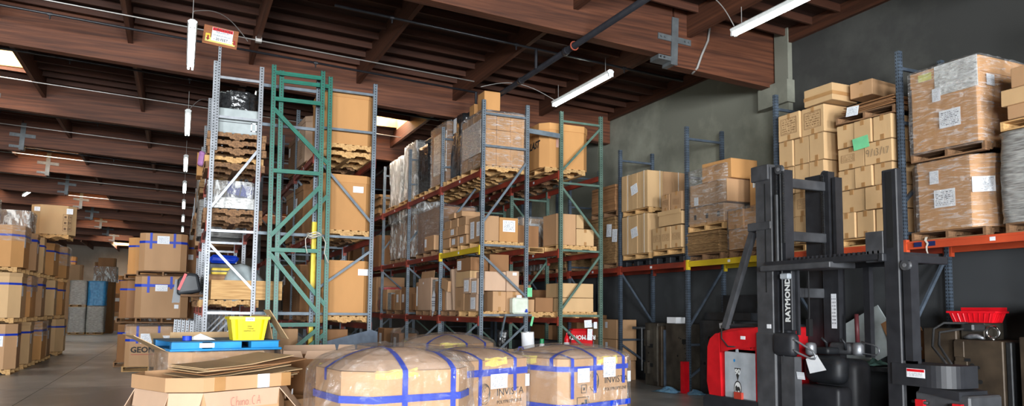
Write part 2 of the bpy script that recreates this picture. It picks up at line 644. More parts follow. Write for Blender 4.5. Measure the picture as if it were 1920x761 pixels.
fl = struct('floor', MB().box(-24, XW, YF, YB, -.2, 0), M['floor'])
# saw-cut joints of the floor slab
jm = MB()
for x in (-5.9, -2.35, 3.9, 8.9):
    jm.box(x - .006, x + .006, YF, YB, -.01, .0015)
for y in (7.9, 16.9, 28.0, 38.4, 49, 60):
    jm.box(-24, XW, y - .006, y + .006, -.01, .0015)
obj('floor_joints', jm, make('joint_filler', srgb(84, 80, 76), rough=.8), fl)

wr = struct('wall_right', MB().box(XW, XW + .25, YF, YB, 0, 7.3), M['wall'])
wd = obj('lower_wall_coat', MB().box(XW - .012, XW + .01, YF, YB, 0, 2.75), M['wall_d'], wr, label='darker grey painted lower wall')
obj('charcoal_wall_panel', MB().box(XW - .014, XW + .01, YF, 10.34, 2.75, 7.2), M['wall_k'], wr, label='charcoal wall panel right of the pilaster')  # darker grey from the pilaster to the front wall
for y in (10.8,):
    pl = MB().box(XW - .12, XW + .01, y - .5, y - .16, 0, 7.0)
    pl.box(XW - .2, XW + .01, y - .55, y + .22, 5.55, 5.98)
    obj('pilaster', pl, M['wall'], wr)
struct('wall_back', MB().box(-24, XW, YB, YB + .25, 0, 8.2), M['wall_b'])
struct('wall_left', MB().box(-24.25, -24, YF, YB, 0, 8.2), M['wall'])
wf = MB()
xs = [-24.0]
for a, b in DOORS:
    xs += [a, b]
xs.append(XW)
for i in range(0, len(xs), 2):
    wf.box(xs[i], xs[i + 1], YF - .25, YF, 0, 8.2)
for a, b in DOORS:
    wf.box(a, b, YF - .25, YF, 4.4, 8.2)
struct('wall_front', wf, M['wall'])

GY = [-12.8, -6.9, -1.0, 4.9, 10.8, 16.9, 22.8, 28.0, 33.1, 38.4, 43.7, 49.0, 54.3, 59.6, 64.9, 70.2, 75.5, 80.8, 86.0]
PX = [-1.15 + 2.36 * k for k in range(-9, 5)]       # purlin lines ... -3.51 -1.15 1.21 3.57 5.93 8.29 10.65
SKY = [(-5.87, 20.4), (-5.87, 31.0), (-5.87, 41.6), (-5.87, 52.0), (-5.87, 63.0), (3.57, 20.6), (3.57, 41.4), (-10.59, 20.4), (-10.59, 41.6), (3.57, 2.0), (-5.87, 2.0), (-10.59, 31.0), (-10.59, 52.0), (-10.59, 63.0), (-10.59, 74.2), (-5.87, 78.0), (-1.15, 78.0)]  # unseen left-hand line includes skylights added to brighten the far end
SKL0 = 1.3


def SKLF(y):
    return 4.0 if y == 78.0 else SKL0

dk = MB()
for i, x0 in enumerate([-24.0] + PX):
    x1 = (PX + [XW + .25])[i] if i < len(PX) else XW + .25
    if x1 <= x0:
        continue
    holes = sorted(y for (sx, y) in SKY if abs(sx - x0) < .02)
    y = YF - .2
    for h in holes + [None]:
        ye = h if h is not None else YB + .2
        dk.add([(x0, y, zr(x0, .9)), (x1, y, zr(x1, .9)), (x1, ye, zr(x1, .9)), (x0, ye, zr(x0, .9))], [(0, 3, 2, 1)])
        dk.add([(x0, y, zr(x0, .94)), (x1, y, zr(x1, .94)), (x1, ye, zr(x1, .94)), (x0, ye, zr(x0, .94))], [(0, 1, 2, 3)])
        if h is not None:
            y = h + SKLF(h)
ceil = struct('ceiling', dk, M['deck'])

hinge_l, hinge_r = -4.85, 7.95
def girder_piece(x0, x1, d0, y):
    b = MB()
    n = 4
    w = .11
    vs = []
    for i in range(n + 1):
        x = x0 + (x1 - x0) * i / n
        vs += [(x, -w, zr(x, d0)), (x, w, zr(x, d0)), (x, w, zr(x, .9)), (x, -w, zr(x, .9))]
    fs = []
    for i in range(n):
        k = i * 4
        fs += [(k, k + 4, k + 5, k + 1), (k + 1, k + 5, k + 6, k + 2), (k + 3, k + 7, k + 4, k), (k + 2, k + 6, k + 7, k + 3)]
    fs += [(0, 1, 2, 3), (n * 4 + 3, n * 4 + 2, n * 4 + 1, n * 4)]
    return b.add(vs, fs)
gm = [girder_piece(-23.9, hinge_l - .02, -.2, 0).mesh('girder'), girder_piece(hinge_l + .02, hinge_r - .02, 0, 0).mesh('girder'), girder_piece(hinge_r + .02, XW - .05, -.17, 0).mesh('girder')]
hm = MB()
hm.box(-.07, .07, -.135, .135, -.16, .72)
hm.box(-.36, .36, -.13, .13, .26, .37)
hm.box(-.34, .02, -.13, .13, -.1, -.02)
for x in (-.3, -.22, .22, .3):
    for z in (.315, -.06):
        hm.lathe([(.018, 0), (.018, .02)], 6, Matrix.Translation((x if z > 0 else -abs(x), -.135, z)) @ Matrix.Rotation(R_(90), 4, 'X'))
hmesh = hm.mesh('beam_hanger')
gm_long = [gm[0], girder_piece(hinge_l + .02, XW - .02, 0, 0).mesh('girder')]
for y in GY[:15]:
    near_g = y < 12
    for g in (gm if near_g else gm_long):
        obj('girder', g, M['girder'], ceil, (0, y, 0))
    for hx in ((hinge_l, hinge_r) if near_g else (hinge_l,)):
        obj('beam_hanger', hmesh, M['hanger'], ceil, (hx, y, zr(hx)), (0, TILT, 0))

pm = MB().box(-.045, .045, 0, 1, .42, .9).mesh('purlin')
for i in range(len(GY) - 1):
    a, b = GY[i] + .11, GY[i + 1] - .11
    for x in PX:
        if x < -13:
            continue
        o = obj('purlin', pm, M['purlin'], ceil, (x, a, zr(x)))
        o.scale = (1, b - a, 1)

spm = MB().box(.045, 2.315, -.022, .022, .76, .9).mesh('subpurlin')
rest = MB()
n_sub = 0
for i0 in range(3, len(GY) - 1):
    i = i0 - 2
    a, b = GY[i0] + .11, GY[i0 + 1] - .11
    n = int(round((b - a) / .6))
    for k in range(n):
        y = a + (b - a) * (k + .5) / n
        for x in PX:
            if any(abs(sx - x) < .02 and sy - .03 < y < sy + SKLF(sy) + .03 for sx, sy in SKY):
                continue
            near = {1: x > 3, 2: x > -3.6, 3: -6 < x < 8, 4: -6 < x < 1.5, 5: -6 < x < 1, 6: -6 < x < 0, 7: -6 < x < 0}.get(i, False)
            if near and n_sub < 296:
                obj('subpurlin', spm, M['subp'], ceil, (x, y, zr(x)), (0, TILT, 0))
                n_sub += 1
            elif x > -13:
                Mx = Matrix.Translation((x, y, zr(x))) @ Matrix.Rotation(TILT, 4, 'Y')
                rest.box(.045, 2.315, -.022, .022, .76, .9, Mx)
o = obj('subpurlins_beyond', rest, M['subp'], ceil)
o['kind'] = 'stuff'

M['skylight'] = emit('daylit_acrylic', (1.0, .97, .9), SKYLIGHT_W)
M['well'] = make('skylight_well_boards', srgb(226, 186, 120), srgb(206, 160, 96), rough=.7)
for n, (sx, sy) in enumerate(SKY):
    x0, x1 = sx + .05, sx + 2.31
    SKL = SKLF(sy)
    zc = zr((x0 + x1) / 2)
    t = obj('skylight', MB().box(x0 - .05, x1 + .05, sy, sy + SKL, zc + 1.36, zc + 1.4), M['skylight'], ceil, label='glowing white skylight panel')
    w = MB()
    w.box(x0 - .06, x0, sy, sy + SKL, zc + .78, zc + 1.36)
    w.box(x1, x1 + .06, sy, sy + SKL, zc + .78, zc + 1.36)
    w.box(x0, x1, sy - .05, sy, zc + .84, zc + 1.36)
    w.box(x0, x1, sy + SKL, sy + SKL + .05, zc + .84, zc + 1.36)
    w.box(x0, x1, sy + SKL * .5 - .02, sy + SKL * .5 + .02, zc + 1.2, zc + 1.3)
    obj('skylight_well', w, M['well'], t)

# wall-top ledger
obj('ledger', MB().box(XW - .09, XW, YF, YB, zr(XW, .62), zr(XW, .9)), M['purlin'], ceil)

# ------------------------------------------------------------------ strip lamps
M['tube'] = emit('fluorescent_tube', (.9, 1.0, .96), LAMP_W)
M['tube_off'] = make('tube_unlit', srgb(210, 212, 208), rough=.4)
lh = MB()
lh.prism([(-.055, .0), (.055, 0), (.075, .05), (.03, .085), (-.03, .085), (-.075, .05)], -1.2, 1.2, Matrix(((1, 0, 0, 0), (0, 0, 1, 0), (0, 1, 0, 0), (0, 0, 0, 1))))
lh_m = lh.mesh('housing')
tb_m = MB().tube([(0, -1.17, 0), (0, 1.17, 0)], .019, 8).mesh('tube', True)
so_m = MB().box(-.018, .018, -.02, .02, -.03, .03).mesh('socket')


hc_m = {h: MB().tube([(0, 0, .11), (0, 0, h)], .006, 5).mesh('hanger_cord') for h in (.6, .42, .4, .5)}


def lamp(loc, label, lit=True, rz=0.0, group=None, hang=.6):
    t = thing('strip_lamp', label, 'lamp', loc, rz, group)
    obj('housing', lh_m, M['white'], t, (0, 0, .03))
    for s in (-1, 1):
        obj('tube', tb_m, M['tube'] if lit else M['tube_off'], t, (s * .035, 0, -.005)) if lit else obj('tube', tb_m.copy(), None, t, (s * .035, 0, -.005))
        for e in (-1, 1):
            obj('socket', so_m, M['white'], t, (s * .035, e * 1.19, .0))
    for e in (-1, 1):
        obj('hanger_cord', hc_m[hang], M['cord'], t, (0, e, 0))
    return t


LY = [14.13, 20.2, 26.0, 31.2, 36.5, 42.3, 48.2, 54, 60, 66, 72]
LN = ['beside the caution sign, nearest of the row over the aisle', 'second nearest of the row over the aisle'] + ['%s from the caution sign in the receding row over the aisle' % w for w in ORD[2:10]] + ['farthest of the receding row over the aisle']
for y, n in zip(LY, LN):
    lamp((0.0, y, 6.2), 'lit white strip lamp ' + n, group='strip lamps in the receding row')
lamp((7.5, 13.3, 6.2), 'lit strip lamp hanging above the green-grey end frame by the concrete wall', hang=.42)
lamp((8.2, 8.2, 6.2), 'lit strip lamp hanging at top right in front of the big girder', hang=.4)
lamp((7.6, 20.4, 6.2), 'added lit strip lamp, unseen behind the wrapped loads on the middle rack', hang=.42)  # unseen lamp added for light, continuing the row
lamp((-6.5, 39.5, 6.7), 'unlit strip lamp under the far left roof', lit=False, rz=.3, hang=.5)
lamp((-6.4, 45.5, 6.7), 'unlit strip lamp farther back under the far left roof', lit=False, rz=.3, hang=.5)

# cords from the lamps to the conduit boxes
def arc(p, q, h, n=14):
    p, q = Vector(p), Vector(q)
    return [p.lerp(q, i / n) + Vector((0, 0, h * math.sin(PI * i / n))) for i in range(n + 1)]
tag(obj('lamp_cord', MB().tube([(0, 13.0, 6.3), (0, 13.0, 6.45)] + arc((.02, 13.05, 6.5), (1.0, 15.0, 6.8), .22), .008, 5), M['cord']), 'thin grey cord looping from the aisle lamp to the conduit box', 'cord')
tag(obj('lamp_cord', MB().tube(arc((7.45, 14.4, 6.3), (6.0, 15.2, 6.62), .22), .008, 5), M['cord']), 'thin cord looping from the lamp above the middle rack', 'cord')
tag(obj('lamp_cord', MB().tube(arc((8.13, 9.3, 6.3), (8.0, 9.6, 6.85), .05), .008, 5), M['cord']), 'thin cord dropping to the lamp at top right', 'cord')
tag(obj('lamp_cord', MB().tube(arc((.0, 19.1, 6.3), (.7, 21.0, 6.85), .3), .008, 5), M['cord']), 'thin cord looping from the second aisle lamp', 'cord')
tag(obj('girder_cable', MB().tube([(8.75, 10.66, 6.9), (8.7, 10.66, 6.6), (8.55, 10.66, 6.3), (8.45, 10.66, 6.05), (8.44, 10.8, 5.98)], .022, 6, True), M['cord'], smooth=True), 'grey flexible cable strapped round the right end of the big girder', 'cable')

# conduits and sprinkler pipes
cn = ['nearest', 'second', 'third', 'fourth', 'fifth', 'sixth']
for k, y in enumerate((15.1, 21.1, 26.8, 32.0, 37.4, 43.0)):
    t = obj('conduit', MB().tube([(-13, y, zr(-13, .4)), (5.8, y, zr(5.8, .4))], .014 if k < 3 else .02, 6), M['conduit'], smooth=True)
    tag(t, 'thin pale electrical conduit under the purlins, %s from the camera' % cn[k], 'conduit', 'conduits across the roof')
    obj('junction_box', MB().box(1.15, 1.27, y - .05, y + .05, zr(1.2, .36), zr(1.2, .46)), M['conduit'], t)
cpl_m = MB().lathe([(.034, -.04), (.034, .04)], 8, Matrix.Rotation(R_(90), 4, 'Y')).lathe([(.012, -.1), (.016, -.03)], 6).mesh('coupling')
dn = ['in front of the caution sign', 'behind the caution sign', 'over the middle rack']
for k, (y, x0, x1, rr) in enumerate(((15.55, -13, 6.05, .024), (18.3, -13, 6.05, .024), (12.4, 2.2, 9.45, .024), (24.4, -13, 6.05, .024), (30.2, -13, 6.05, .024))):
    t = obj('sprinkler_pipe', MB().tube([(x0, y, zr(x0, .31)), (x1, y, zr(x1, .31))], rr, 8), M['pipe'], smooth=True)
    tag(t, ['dark sprinkler branch pipe crossing the roof in front of the second girder', 'dark sprinkler branch pipe just beyond the second girder', 'dark sprinkler branch pipe between the hanging lamp and the big girder', 'dark sprinkler branch pipe beyond the third girder', 'dark sprinkler branch pipe beyond the fourth girder'][k], 'pipe', 'sprinkler branch pipes')
    for q in range(int((x1 - x0) / 2.4)):
        x = x0 + 1.0 + q * 2.4
        obj('coupling', cpl_m, M['pipe'], t, (x, y, zr(x, .31)))
t = obj('sprinkler_main', MB().tube([(6.1, 6.0, 6.2), (6.0, 30.0, 6.2)], .055, 12), M['pipe'], smooth=True)
tag(t, 'thick black sprinkler main pipe running under the big girder', 'pipe')
for y in (8.2, 11.3, 13.2):
    obj('coupling', MB().lathe([(.068, -.05), (.075, 0), (.068, .05)], 12, Matrix.Translation((6.1 - (y - 6) / 240, y, 6.2)) @ Matrix.Rotation(R_(90), 4, 'X')), M['pipe'], t)
obj('hanger_ring', MB().tube([(6.08 + .075 * math.cos(a * PI / 6), 11.0, 6.2 + .075 * math.sin(a * PI / 6)) for a in range(12)], .012, 5, closed=True), make('rust_hanger', srgb(150, 70, 50), rough=.7), t)
for y in (12.4, 15.55):
    obj('riser', MB().tube([(6.02, y, 6.2), (6.02, y, zr(6, .31))], .03, 8), M['pipe'], t)

# ------------------------------------------------------------------ pallet racks
cprof = [(-.038, -.032), (.038, -.032), (.038, .032), (.014, .032), (.014, .022), (.028, .022), (.028, -.022), (-.028, -.022), (-.028, .022), (-.014, .022), (-.014, .032), (-.038, .032)]


def post_mesh(h, s=1.0):
    return MB().prism([(x * s, y * s) for x, y in cprof], 0, h).mesh('upright_post')


foot_m = MB().box(-.07, .07, -.06, .06, 0, .012).mesh('base_plate')
beam_m = {}
for k in ('beam_r', 'beam_o', 'beam_y'):
    b = MB().box(-.025, .025, 0, 1, -.11, 0)
    b.box(-.032, -.025, 0, 1, -.03, -.012)
    beam_m[k] = b.mesh('beam')
conn_m = {k: MB().box(-.036, .036, -.03, .03, -.17, .03).mesh('connector') for k in beam_m}


def rack(name, label, X0, X1, ys, height, levels, pm, bm, braces, beam='beam_r', special=None, rear=True, wide=1.0, first_post=None, spec_frames=None):
    """one rack row along Y: posts, horizontal and diagonal braces, beams with end connectors"""
    t = thing(name, label, 'rack', (X0, ys[0], 0))
    pmesh = post_mesh(height, wide)
    for i, y in enumerate(ys):
        for j, x in enumerate((X0 + .038, X1 - .038)):
            p = obj('upright_post', pmesh, pm, t, (x - X0, y - ys[0], 0))
            obj('base_plate', foot_m, M['steel_d'], p)
        bl = (spec_frames or {}).get(i, braces)
        for br in bl:
            if br[0] == 'h':
                b = MB().bar((.06, y - ys[0], br[1]), (X1 - X0 - .06, y - ys[0], br[1]), .04, .045)
            else:
                b = MB().bar((.05, y - ys[0], br[1]), (X1 - X0 - .05, y - ys[0], br[2]), .04, .045)
            obj('brace', b, bm, t)
    for i in range(len(ys) - 1):
        for z in (levels[i] if isinstance(levels[0], (list, tuple)) else levels):
            for j, x in enumerate((X0 + .02, X1 - .02)):
                if j and not rear:
                    continue
                k = (special or {}).get((i, round(z, 2), j), beam)
                o = obj('beam', beam_m[k], M[k], t, (x - X0, ys[i] - ys[0] + .035, z))
                o.scale = (1, ys[i + 1] - ys[i] - .07, 1)
                for e in (0, 1):
                    c = obj('connector', conn_m[k], M[k], o, (0, e, 0))
                    c.scale = (1, 1 / (ys[i + 1] - ys[i]), 1)
                if not j and k != 'beam_y' or k == 'beam_y':
                    tg = obj('location_tag', MB().box(-.0275, -.0262, .47, .50, -.08, -.03).mesh('location_tag'), M['sheet'], o)
    return t


BR_A = [('h', 5.72), ('h', 5.0), ('d', 3.35, 4.45), ('h', 2.95), ('d', 2.72, 1.92), ('h', 1.5), ('d', .5, 1.35), ('h', .3)]
BR_L1 = BR_A
BR_L2 = [('h', 5.75), ('h', 5.0), ('d', 4.42, 3.25), ('h', 2.95), ('d', 1.9, 2.7), ('h', 1.5), ('d', 1.15, .4), ('h', .3)]
BR_M = [('h', 5.68), ('h', 5.0), ('d', 3.4, 4.72), ('h', 2.93), ('d', 2.72, 1.9), ('h', 1.5), ('d', .45, 1.3), ('h', .3)]
BR_N = [('h', 5.72), ('d', 4.62, 5.65), ('h', 4.36), ('d', 4.28, 3.2), ('h', 2.9), ('d', 1.62, 2.82), ('h', 1.5), ('d', 1.3, .5), ('h', .3)]
BR_R = [('h', 5.15), ('h', 4.35), ('d', 3.95, 3.1), ('h', 2.75), ('d', 2.5, 1.35), ('h', .95), ('d', .85, .3)]
BR_R2 = [('h', 5.15), ('h', 4.35), ('d', 3.2, 3.95), ('h', 2.75), ('d', 1.3, 2.5), ('h', .95), ('d', .3, .85)]

LYS = [14.0 + 2.62 * k for k in range(13)]
rack('pallet_rack', 'galvanised steel pallet rack at the aisle, left half of the left double row', .38, 1.24, LYS, 6.0, [4.05, 3.1, 1.6], M['post_gal'], M['steel'], BR_L1)
rack('pallet_rack', 'grey pallet rack holding three tall cartons above one another, right half of left row', 2.19, 3.35, LYS[:5], 5.97, [4.48, 2.95, 1.32], M['post_grey'], M['br_grey'], BR_L2)
MYS = [14.0, 16.6, 19.35, 22.1, 24.8, 27.5, 30.2]
rack('pallet_rack', 'grey pallet rack with wrapped loads on red beams, left half of middle row', 5.56, 6.64, MYS, 5.96, [4.48, 2.9, 1.45], M['post_grey'], M['br_grey'], BR_M, special={(0, 2.9, 0): 'beam_y'})
rack('pallet_rack', 'sage green pallet rack carrying the octagonal carton, right half of middle row', 7.38, 8.45, MYS[:5], 5.93, [4.6, 2.9, 1.45], M['post_sage'], M['br_sage'], BR_N)
RYS = [2.3, 4.78, 7.25, 9.68, 12.17, 14.68, 17.15, 19.6, 22.1, 24.6, 27.1]
rack('pallet_rack', 'blue-grey steel pallet rack standing along the concrete wall', 9.32, 10.3, RYS, 5.4, [2.62], M['post_blue'], M['br_blue'], BR_R, beam='beam_r',
     special={(3, 2.62, 0): 'beam_y', (3, 2.62, 1): 'beam_y', (1, 2.62, 0): 'beam_o', (1, 2.62, 1): 'beam_o', (0, 2.62, 0): 'beam_o', (2, 2.62, 0): 'beam_o'}, spec_frames={4: BR_R2, 2: BR_R2})
tag(obj('row_spacer', MB().bar((6.6, 14.0, 5.42), (7.42, 14.0, 5.38), .04, .1), M['br_grey']), 'grey bar linking the two racks of the middle double row', 'bar')
for z, w in ((5.68, 'top'), (4.95, 'second'), (2.95, 'lower'), (1.5, 'lowest')):
    tag(obj('row_spacer', MB().bar((1.2, 14.02, z), (2.23, 14.02, z), .04, .055), M['br_grey']), '%s grey bar linking the two racks of the left double row behind the green frame' % w, 'bar', 'row spacers of the left rack')
# yellow guard panels on the grey post behind the green frame
for z0, z1, n in ((1.95, 3.2, 'upper'), (.4, 1.28, 'lower')):
    tag(obj('post_guard', MB().box(2.185, 2.27, 13.955, 13.962, z0, z1).box(2.185, 2.19, 13.955, 14.03, z0, z1), M['post_yel']), '%s yellow punched strip on the grey post behind the green frame' % n, 'post guard', 'yellow post strips')
# red steel guard at the foot of a wall-rack post
tag(obj('post_protector', MB().prism([(-.06, -.06), (.06, -.06), (.06, .06), (-.06, .06)], .0, .62, Matrix.Translation((9.26, 12.17, 0))).prism([(-.075, -.075), (.075, -.075), (.075, .075), (-.075, .075)], 0, .02, Matrix.Translation((9.26, 12.17, 0))), M['red_pl']), 'red steel protector at the foot of a wall-rack post', 'post protector')

# two loose green upright frames tied together in front of the left rack
def green_frame(label, x0, x1, y, lean, braces, ztop):
    t = thing('upright_frame', label, 'rack frame', (x0, y, 0), 0, None, rot=(0, lean, 0))
    pmm = post_mesh(ztop)
    for x in (0, x1 - x0):
        p = obj('upright_post', pmm, M['post_green'], t, (x, 0, 0))
        obj('base_plate', foot_m, M['green_p'], p)
    for br in braces:
        z0, z1 = (br[1], br[1]) if br[0] == 'h' else (br[1], br[2])
        obj('brace', MB().bar((.02, -.02, z0), (x1 - x0 - .02, -.02, z1), .035, .07).bar((.02, -.043, z0), (x1 - x0 - .02, -.043, z1), .012, .025), M['green_p'], t)
    return t


green_frame('loose green upright frame, the front one of the two tied to the left rack', 1.44, 2.31, 13.7, R_(-.55), [('h', 5.84), ('h', 5.36), ('d', 5.17, 4.35), ('h', 4.05), ('d', 2.88, 3.8), ('h', 2.63), ('d', 2.55, 1.53), ('h', 1.3), ('d', .5, 1.2), ('h', .4)], 5.98)
green_frame('loose green upright frame, the rear one of the two tied to the left rack', 1.59, 2.47, 13.82, R_(-.55), [('h', 5.74), ('d', 5.05, 4.28), ('d', 2.74, 3.66), ('d', 2.66, 1.66), ('d', .42, 1.12), ('h', .35)], 5.93)
rp = MB()
for k in range(3):
    rp.tube([(2.2 + .13 * math.cos(a * PI / 8) , 13.74 + .14 * math.sin(a * PI / 8), 2.9 + k * .028 + .02 * math.sin(a + k)) for a in range(16)], .009, 5, closed=True)
rp.tube([(2.08, 13.6, 2.92), (2.02, 13.58, 2.84), (2.03, 13.58, 2.7), (2.06, 13.58, 2.58)], .008, 5)
rp.tube([(2.33, 13.6, 2.9), (2.38, 13.58, 2.78), (2.36, 13.58, 2.6), (2.44, 13.58, 2.42)], .008, 5)
tag(obj('rope', rp, M['strap'], smooth=True), 'pale rope tying the green frames to the rack post', 'rope')

# caution sign on its pole
t = thing('caution_sign', 'brown board with a caution maximum storage height 20 feet notice on a slotted pole', 'sign', (.47, 13.94, 0))
pmesh = post_mesh(2.0, .62)
obj('pole', pmesh, M['post_gal'], t, (0, 0, 4.38))
SG = (0, -.03, 6.42)
bd = obj('board', MB().cbox(-.29, .29, -.012, .012, -.17, .17, .003), M['plywood'], t, SG, (0, R_(5), 0))
obj('yellow_strip', MB().box(-.25, .25, -.0165, -.0125, -.125, -.045), M['yellow_tag'], bd)
obj('yellow_arm', MB().box(-.25, -.17, -.0165, -.0125, -.045, .02), make('sign_yellow', srgb(226, 188, 60), rough=.6), bd)
nt_ = obj('notice', MB().box(-.15, .2, -.02, -.017, -.095, .15), M['paper'], bd)
obj('header', MB().box(-.145, .195, -.0215, -.0205, .09, .147), M['red_pl'], nt_)


def arrow_mb(x, z, s):
    return MB().add([(x - .3 * s, -.018, z + s), (x + .3 * s, -.018, z + s), (x + .3 * s, -.018, z), (x + .7 * s, -.018, z), (x, -.018, z - .9 * s), (x - .7 * s, -.018, z), (x - .3 * s, -.018, z)], [(0, 6, 2, 1), (3, 5, 4)])
for x in (-.205, .235):
    obj('arrow', arrow_mb(x, -.065, .05), make('sign_red', srgb(150, 30, 30), rough=.6), bd)


def text_mesh(s, size, depth=.0, shear=0.0, bold=0.0):
    cu = bpy.data.curves.new('lettering', 'FONT')
    cu.body = s
    cu.size = size
    cu.align_x = 'CENTER'
    cu.align_y = 'CENTER'
    cu.shear = shear
    cu.offset = bold
    cu.resolution_u = 2
    cu.extrude = depth
    o = bpy.data.objects.new('lettering', cu)
    C.objects.link(o)
    bpy.context.view_layer.update()
    dg = bpy.context.evaluated_depsgraph_get()
    me = bpy.data.meshes.new_from_object(o.evaluated_get(dg))
    bpy.data.objects.remove(o)
    bpy.data.curves.remove(cu)
    me.materials.clear()
    return me


def text(s, size, parent, loc, rot=(R_(90), 0, 0), mt=None, name='lettering', shear=0, bold=0.0, sx=1.0):
    o = obj(name, text_mesh(s, size, .0006, shear, bold), mt or M['ink'], parent, loc, rot)
    o.scale = (sx, 1, 1)
    return o


text('CAUTION', .068, nt_, (.025, -.023, .117), mt=M['ink'], bold=.001)
text('MAXIMUM', .05, nt_, (.025, -.022, .066), sx=.95)
text('STORAGE HEIGHT', .042, nt_, (.025, -.022, .008), sx=.88)
text('- 20 FEET -', .066, nt_, (.025, -.022, -.058), bold=.001, sx=.92)

# ------------------------------------------------------------------ pallets
def pallet_parts(sx, sy, h, nd_=7):
    parts = []
    bw = sy / (nd_ * 1.35)
    th = .018
    top = MB().box(-sx / 2, sx / 2, -bw / 2, bw / 2, h - th, h).mesh('deck_board')
    for k in range(nd_):
        y = -sy / 2 + bw / 2 + (sy - bw) * k / (nd_ - 1)
        parts.append(('deck_board', top, (0, y, 0)))
    notch = MB()
    pr_ = [(-sy / 2, th), (-sy / 2 + .15, th), (-sy / 2 + .18, th + .035), (-sy / 2 + .36, th + .035), (-sy / 2 + .39, th), (sy / 2 - .39, th), (sy / 2 - .36, th + .035), (sy / 2 - .18, th + .035), (sy / 2 - .15, th), (sy / 2, th), (sy / 2, h - th), (-sy / 2, h - th)]
    notch.prism(pr_, -.02, .02, Matrix(((0, 0, 1, 0), (1, 0, 0, 0), (0, 1, 0, 0), (0, 0, 0, 1))))
    st = notch.mesh('stringer')
    for x in (-sx / 2 + .02, 0, sx / 2 - .02):
        parts.append(('stringer', st, (x, 0, 0)))
    bot = MB().box(-sx / 2, sx / 2, -.045, .045, 0, th).mesh('bottom_board')
    for y in (-sy / 2 + .045, 0, sy / 2 - .045):
        parts.append(('bottom_board', bot, (0, y, 0)))
    return parts


PAL = {'wood': pallet_parts(1.2, 1.0, .13), 'old': pallet_parts(1.2, 1.0, .13), 'sq': pallet_parts(1.05, 1.0, .12, 6)}
pal_one = {}
for k, mtn in (('wood', 'wood'), ('old', 'wood_d'), ('sq', 'wood')):
    b = MB()
    for n, me, l in PAL[k]:
        b.add([Vector(v.co) + Vector(l) for v in me.vertices], [tuple(p.vertices) for p in me.polygons])
    pal_one[k] = b.mesh('wood_pallet')


def pallet(x, y, z, label, rz=0.0, kind='wood', detail=True, group=None, sx=1.0, tilt=(0, 0), mt=None):
    """wooden pallet centred at x, y with its underside at z; entry sides face along local y"""
    mt = mt or M['wood_d' if kind == 'old' else 'wood']
    if not detail:
        me = pal_one[kind]
        if mt not in list(me.materials) and me.materials:
            me = me.copy()
            me.materials.clear()
        o = obj('wood_pallet', me, mt, None, (x, y, z), (tilt[0], tilt[1], rz))
        o.scale = (sx, 1, 1)
        return tag(o, label, 'pallet', group)
    t = thing('wood_pallet', label, 'pallet', (x, y, z), 0, group, rot=(tilt[0], tilt[1], rz))
    t.scale = (sx, 1, 1)
    for n, me, l in PAL[kind]:
        if me.materials and me.materials[0] != mt:
            me = me.copy()
            me.materials.clear()
        obj(n, me, mt, t, l)
    return t


def plastic_pallet(x, y, z, label, mt, rz=0, sx=1.2, sy=1.0, h=.14):
    t = thing('plastic_pallet', label, 'pallet', (x, y, z), rz)
    obj('deck', MB().cbox(-sx / 2, sx / 2, -sy / 2, sy / 2, h - .035, h, .008), mt, t)
    for fx in (-1, 0, 1):
        for fy in (-1, 0, 1):
            obj('foot', MB().cbox(fx * (sx / 2 - .09) - .085, fx * (sx / 2 - .09) + .085, fy * (sy / 2 - .08) - .075, fy * (sy / 2 - .08) + .075, 0, h - .035, .012), mt, t)
    for fy in (-1, 0, 1):
        obj('runner', MB().cbox(-sx / 2, sx / 2, fy * (sy / 2 - .08) - .05, fy * (sy / 2 - .08) + .05, 0, .025, .005), mt, t)
    return t


# ------------------------------------------------------------------ cartons
def sheet(parent, face, u, z, w, h, hx, hy, mt=None, tilt=0.0, name='label_sheet', off=.003):
    """printed sheet stuck on a side: f = towards -y, l = towards -x, r = towards +x; u metres right of the middle as seen"""
    loc, rz = {'f': ((u, -hy - off, z), 0), 'l': ((-hx - off, -u, z), R_(-90)), 'r': ((hx + off, u, z), R_(90)), 'b': ((-u, hy + off, z), R_(180))}[face]
    return obj(name, MB().box(-w / 2, w / 2, -.001, .001, -h / 2, h / 2), mt or M['sheet'], parent, loc, (0, tilt, rz))


def carton(x0, x1, y0, y1, z0, z1, label, mt='card', rz=0.0, tape='y', sheets=(), group=None, j=.003, name='carton', tilt=(0, 0), cat='carton', marks=None):
    hx, hy, h = (x1 - x0) / 2, (y1 - y0) / 2, z1 - z0
    o = obj(name, MB().cbox(-hx, hx, -hy, hy, 0, h, .008, j), M[mt], None, ((x0 + x1) / 2, (y0 + y1) / 2, z0), (tilt[0], tilt[1], rz))
    tag(o, label, cat, group)
    if tape:
        w = .03
        b = MB()
        e, d = .003, min(.09, h * .22)
        if tape == 'y':
            b.box(-w, w, -hy - e, hy + e, h - .002, h + e)
            for s in (-1, 1):
                b.box(-w, w, s * hy - e, s * hy + e, h - d, h + e)
        else:
            b.box(-hx - e, hx + e, -w, w, h - .002, h + e)
            for s in (-1, 1):
                b.box(s * hx - e, s * hx + e, -w, w, h - d, h + e)
        obj('tape', b, M['tape'], o)
        tb_ = MB().box(-w, w, -hy - e, -hy + e, .002, d) if tape == 'y' else MB().box(-hx - e, -hx + e, -w, w, .002, d)
        obj('tape', tb_, M['tape'], o)
    for sh in sheets:
        sheet(o, *sh[:5], hx + j * .6, hy + j * .6, *sh[5:])
    return o


def octo(sx, sy, c, g=0.0):
    a, b = sx / 2 + g, sy / 2 + g
    c = c + g * .6
    return [(-a + c, -b), (a - c, -b), (a, -b + c), (a, b - c), (a - c, b), (-a + c, b), (-a, b - c), (-a, -b + c)]


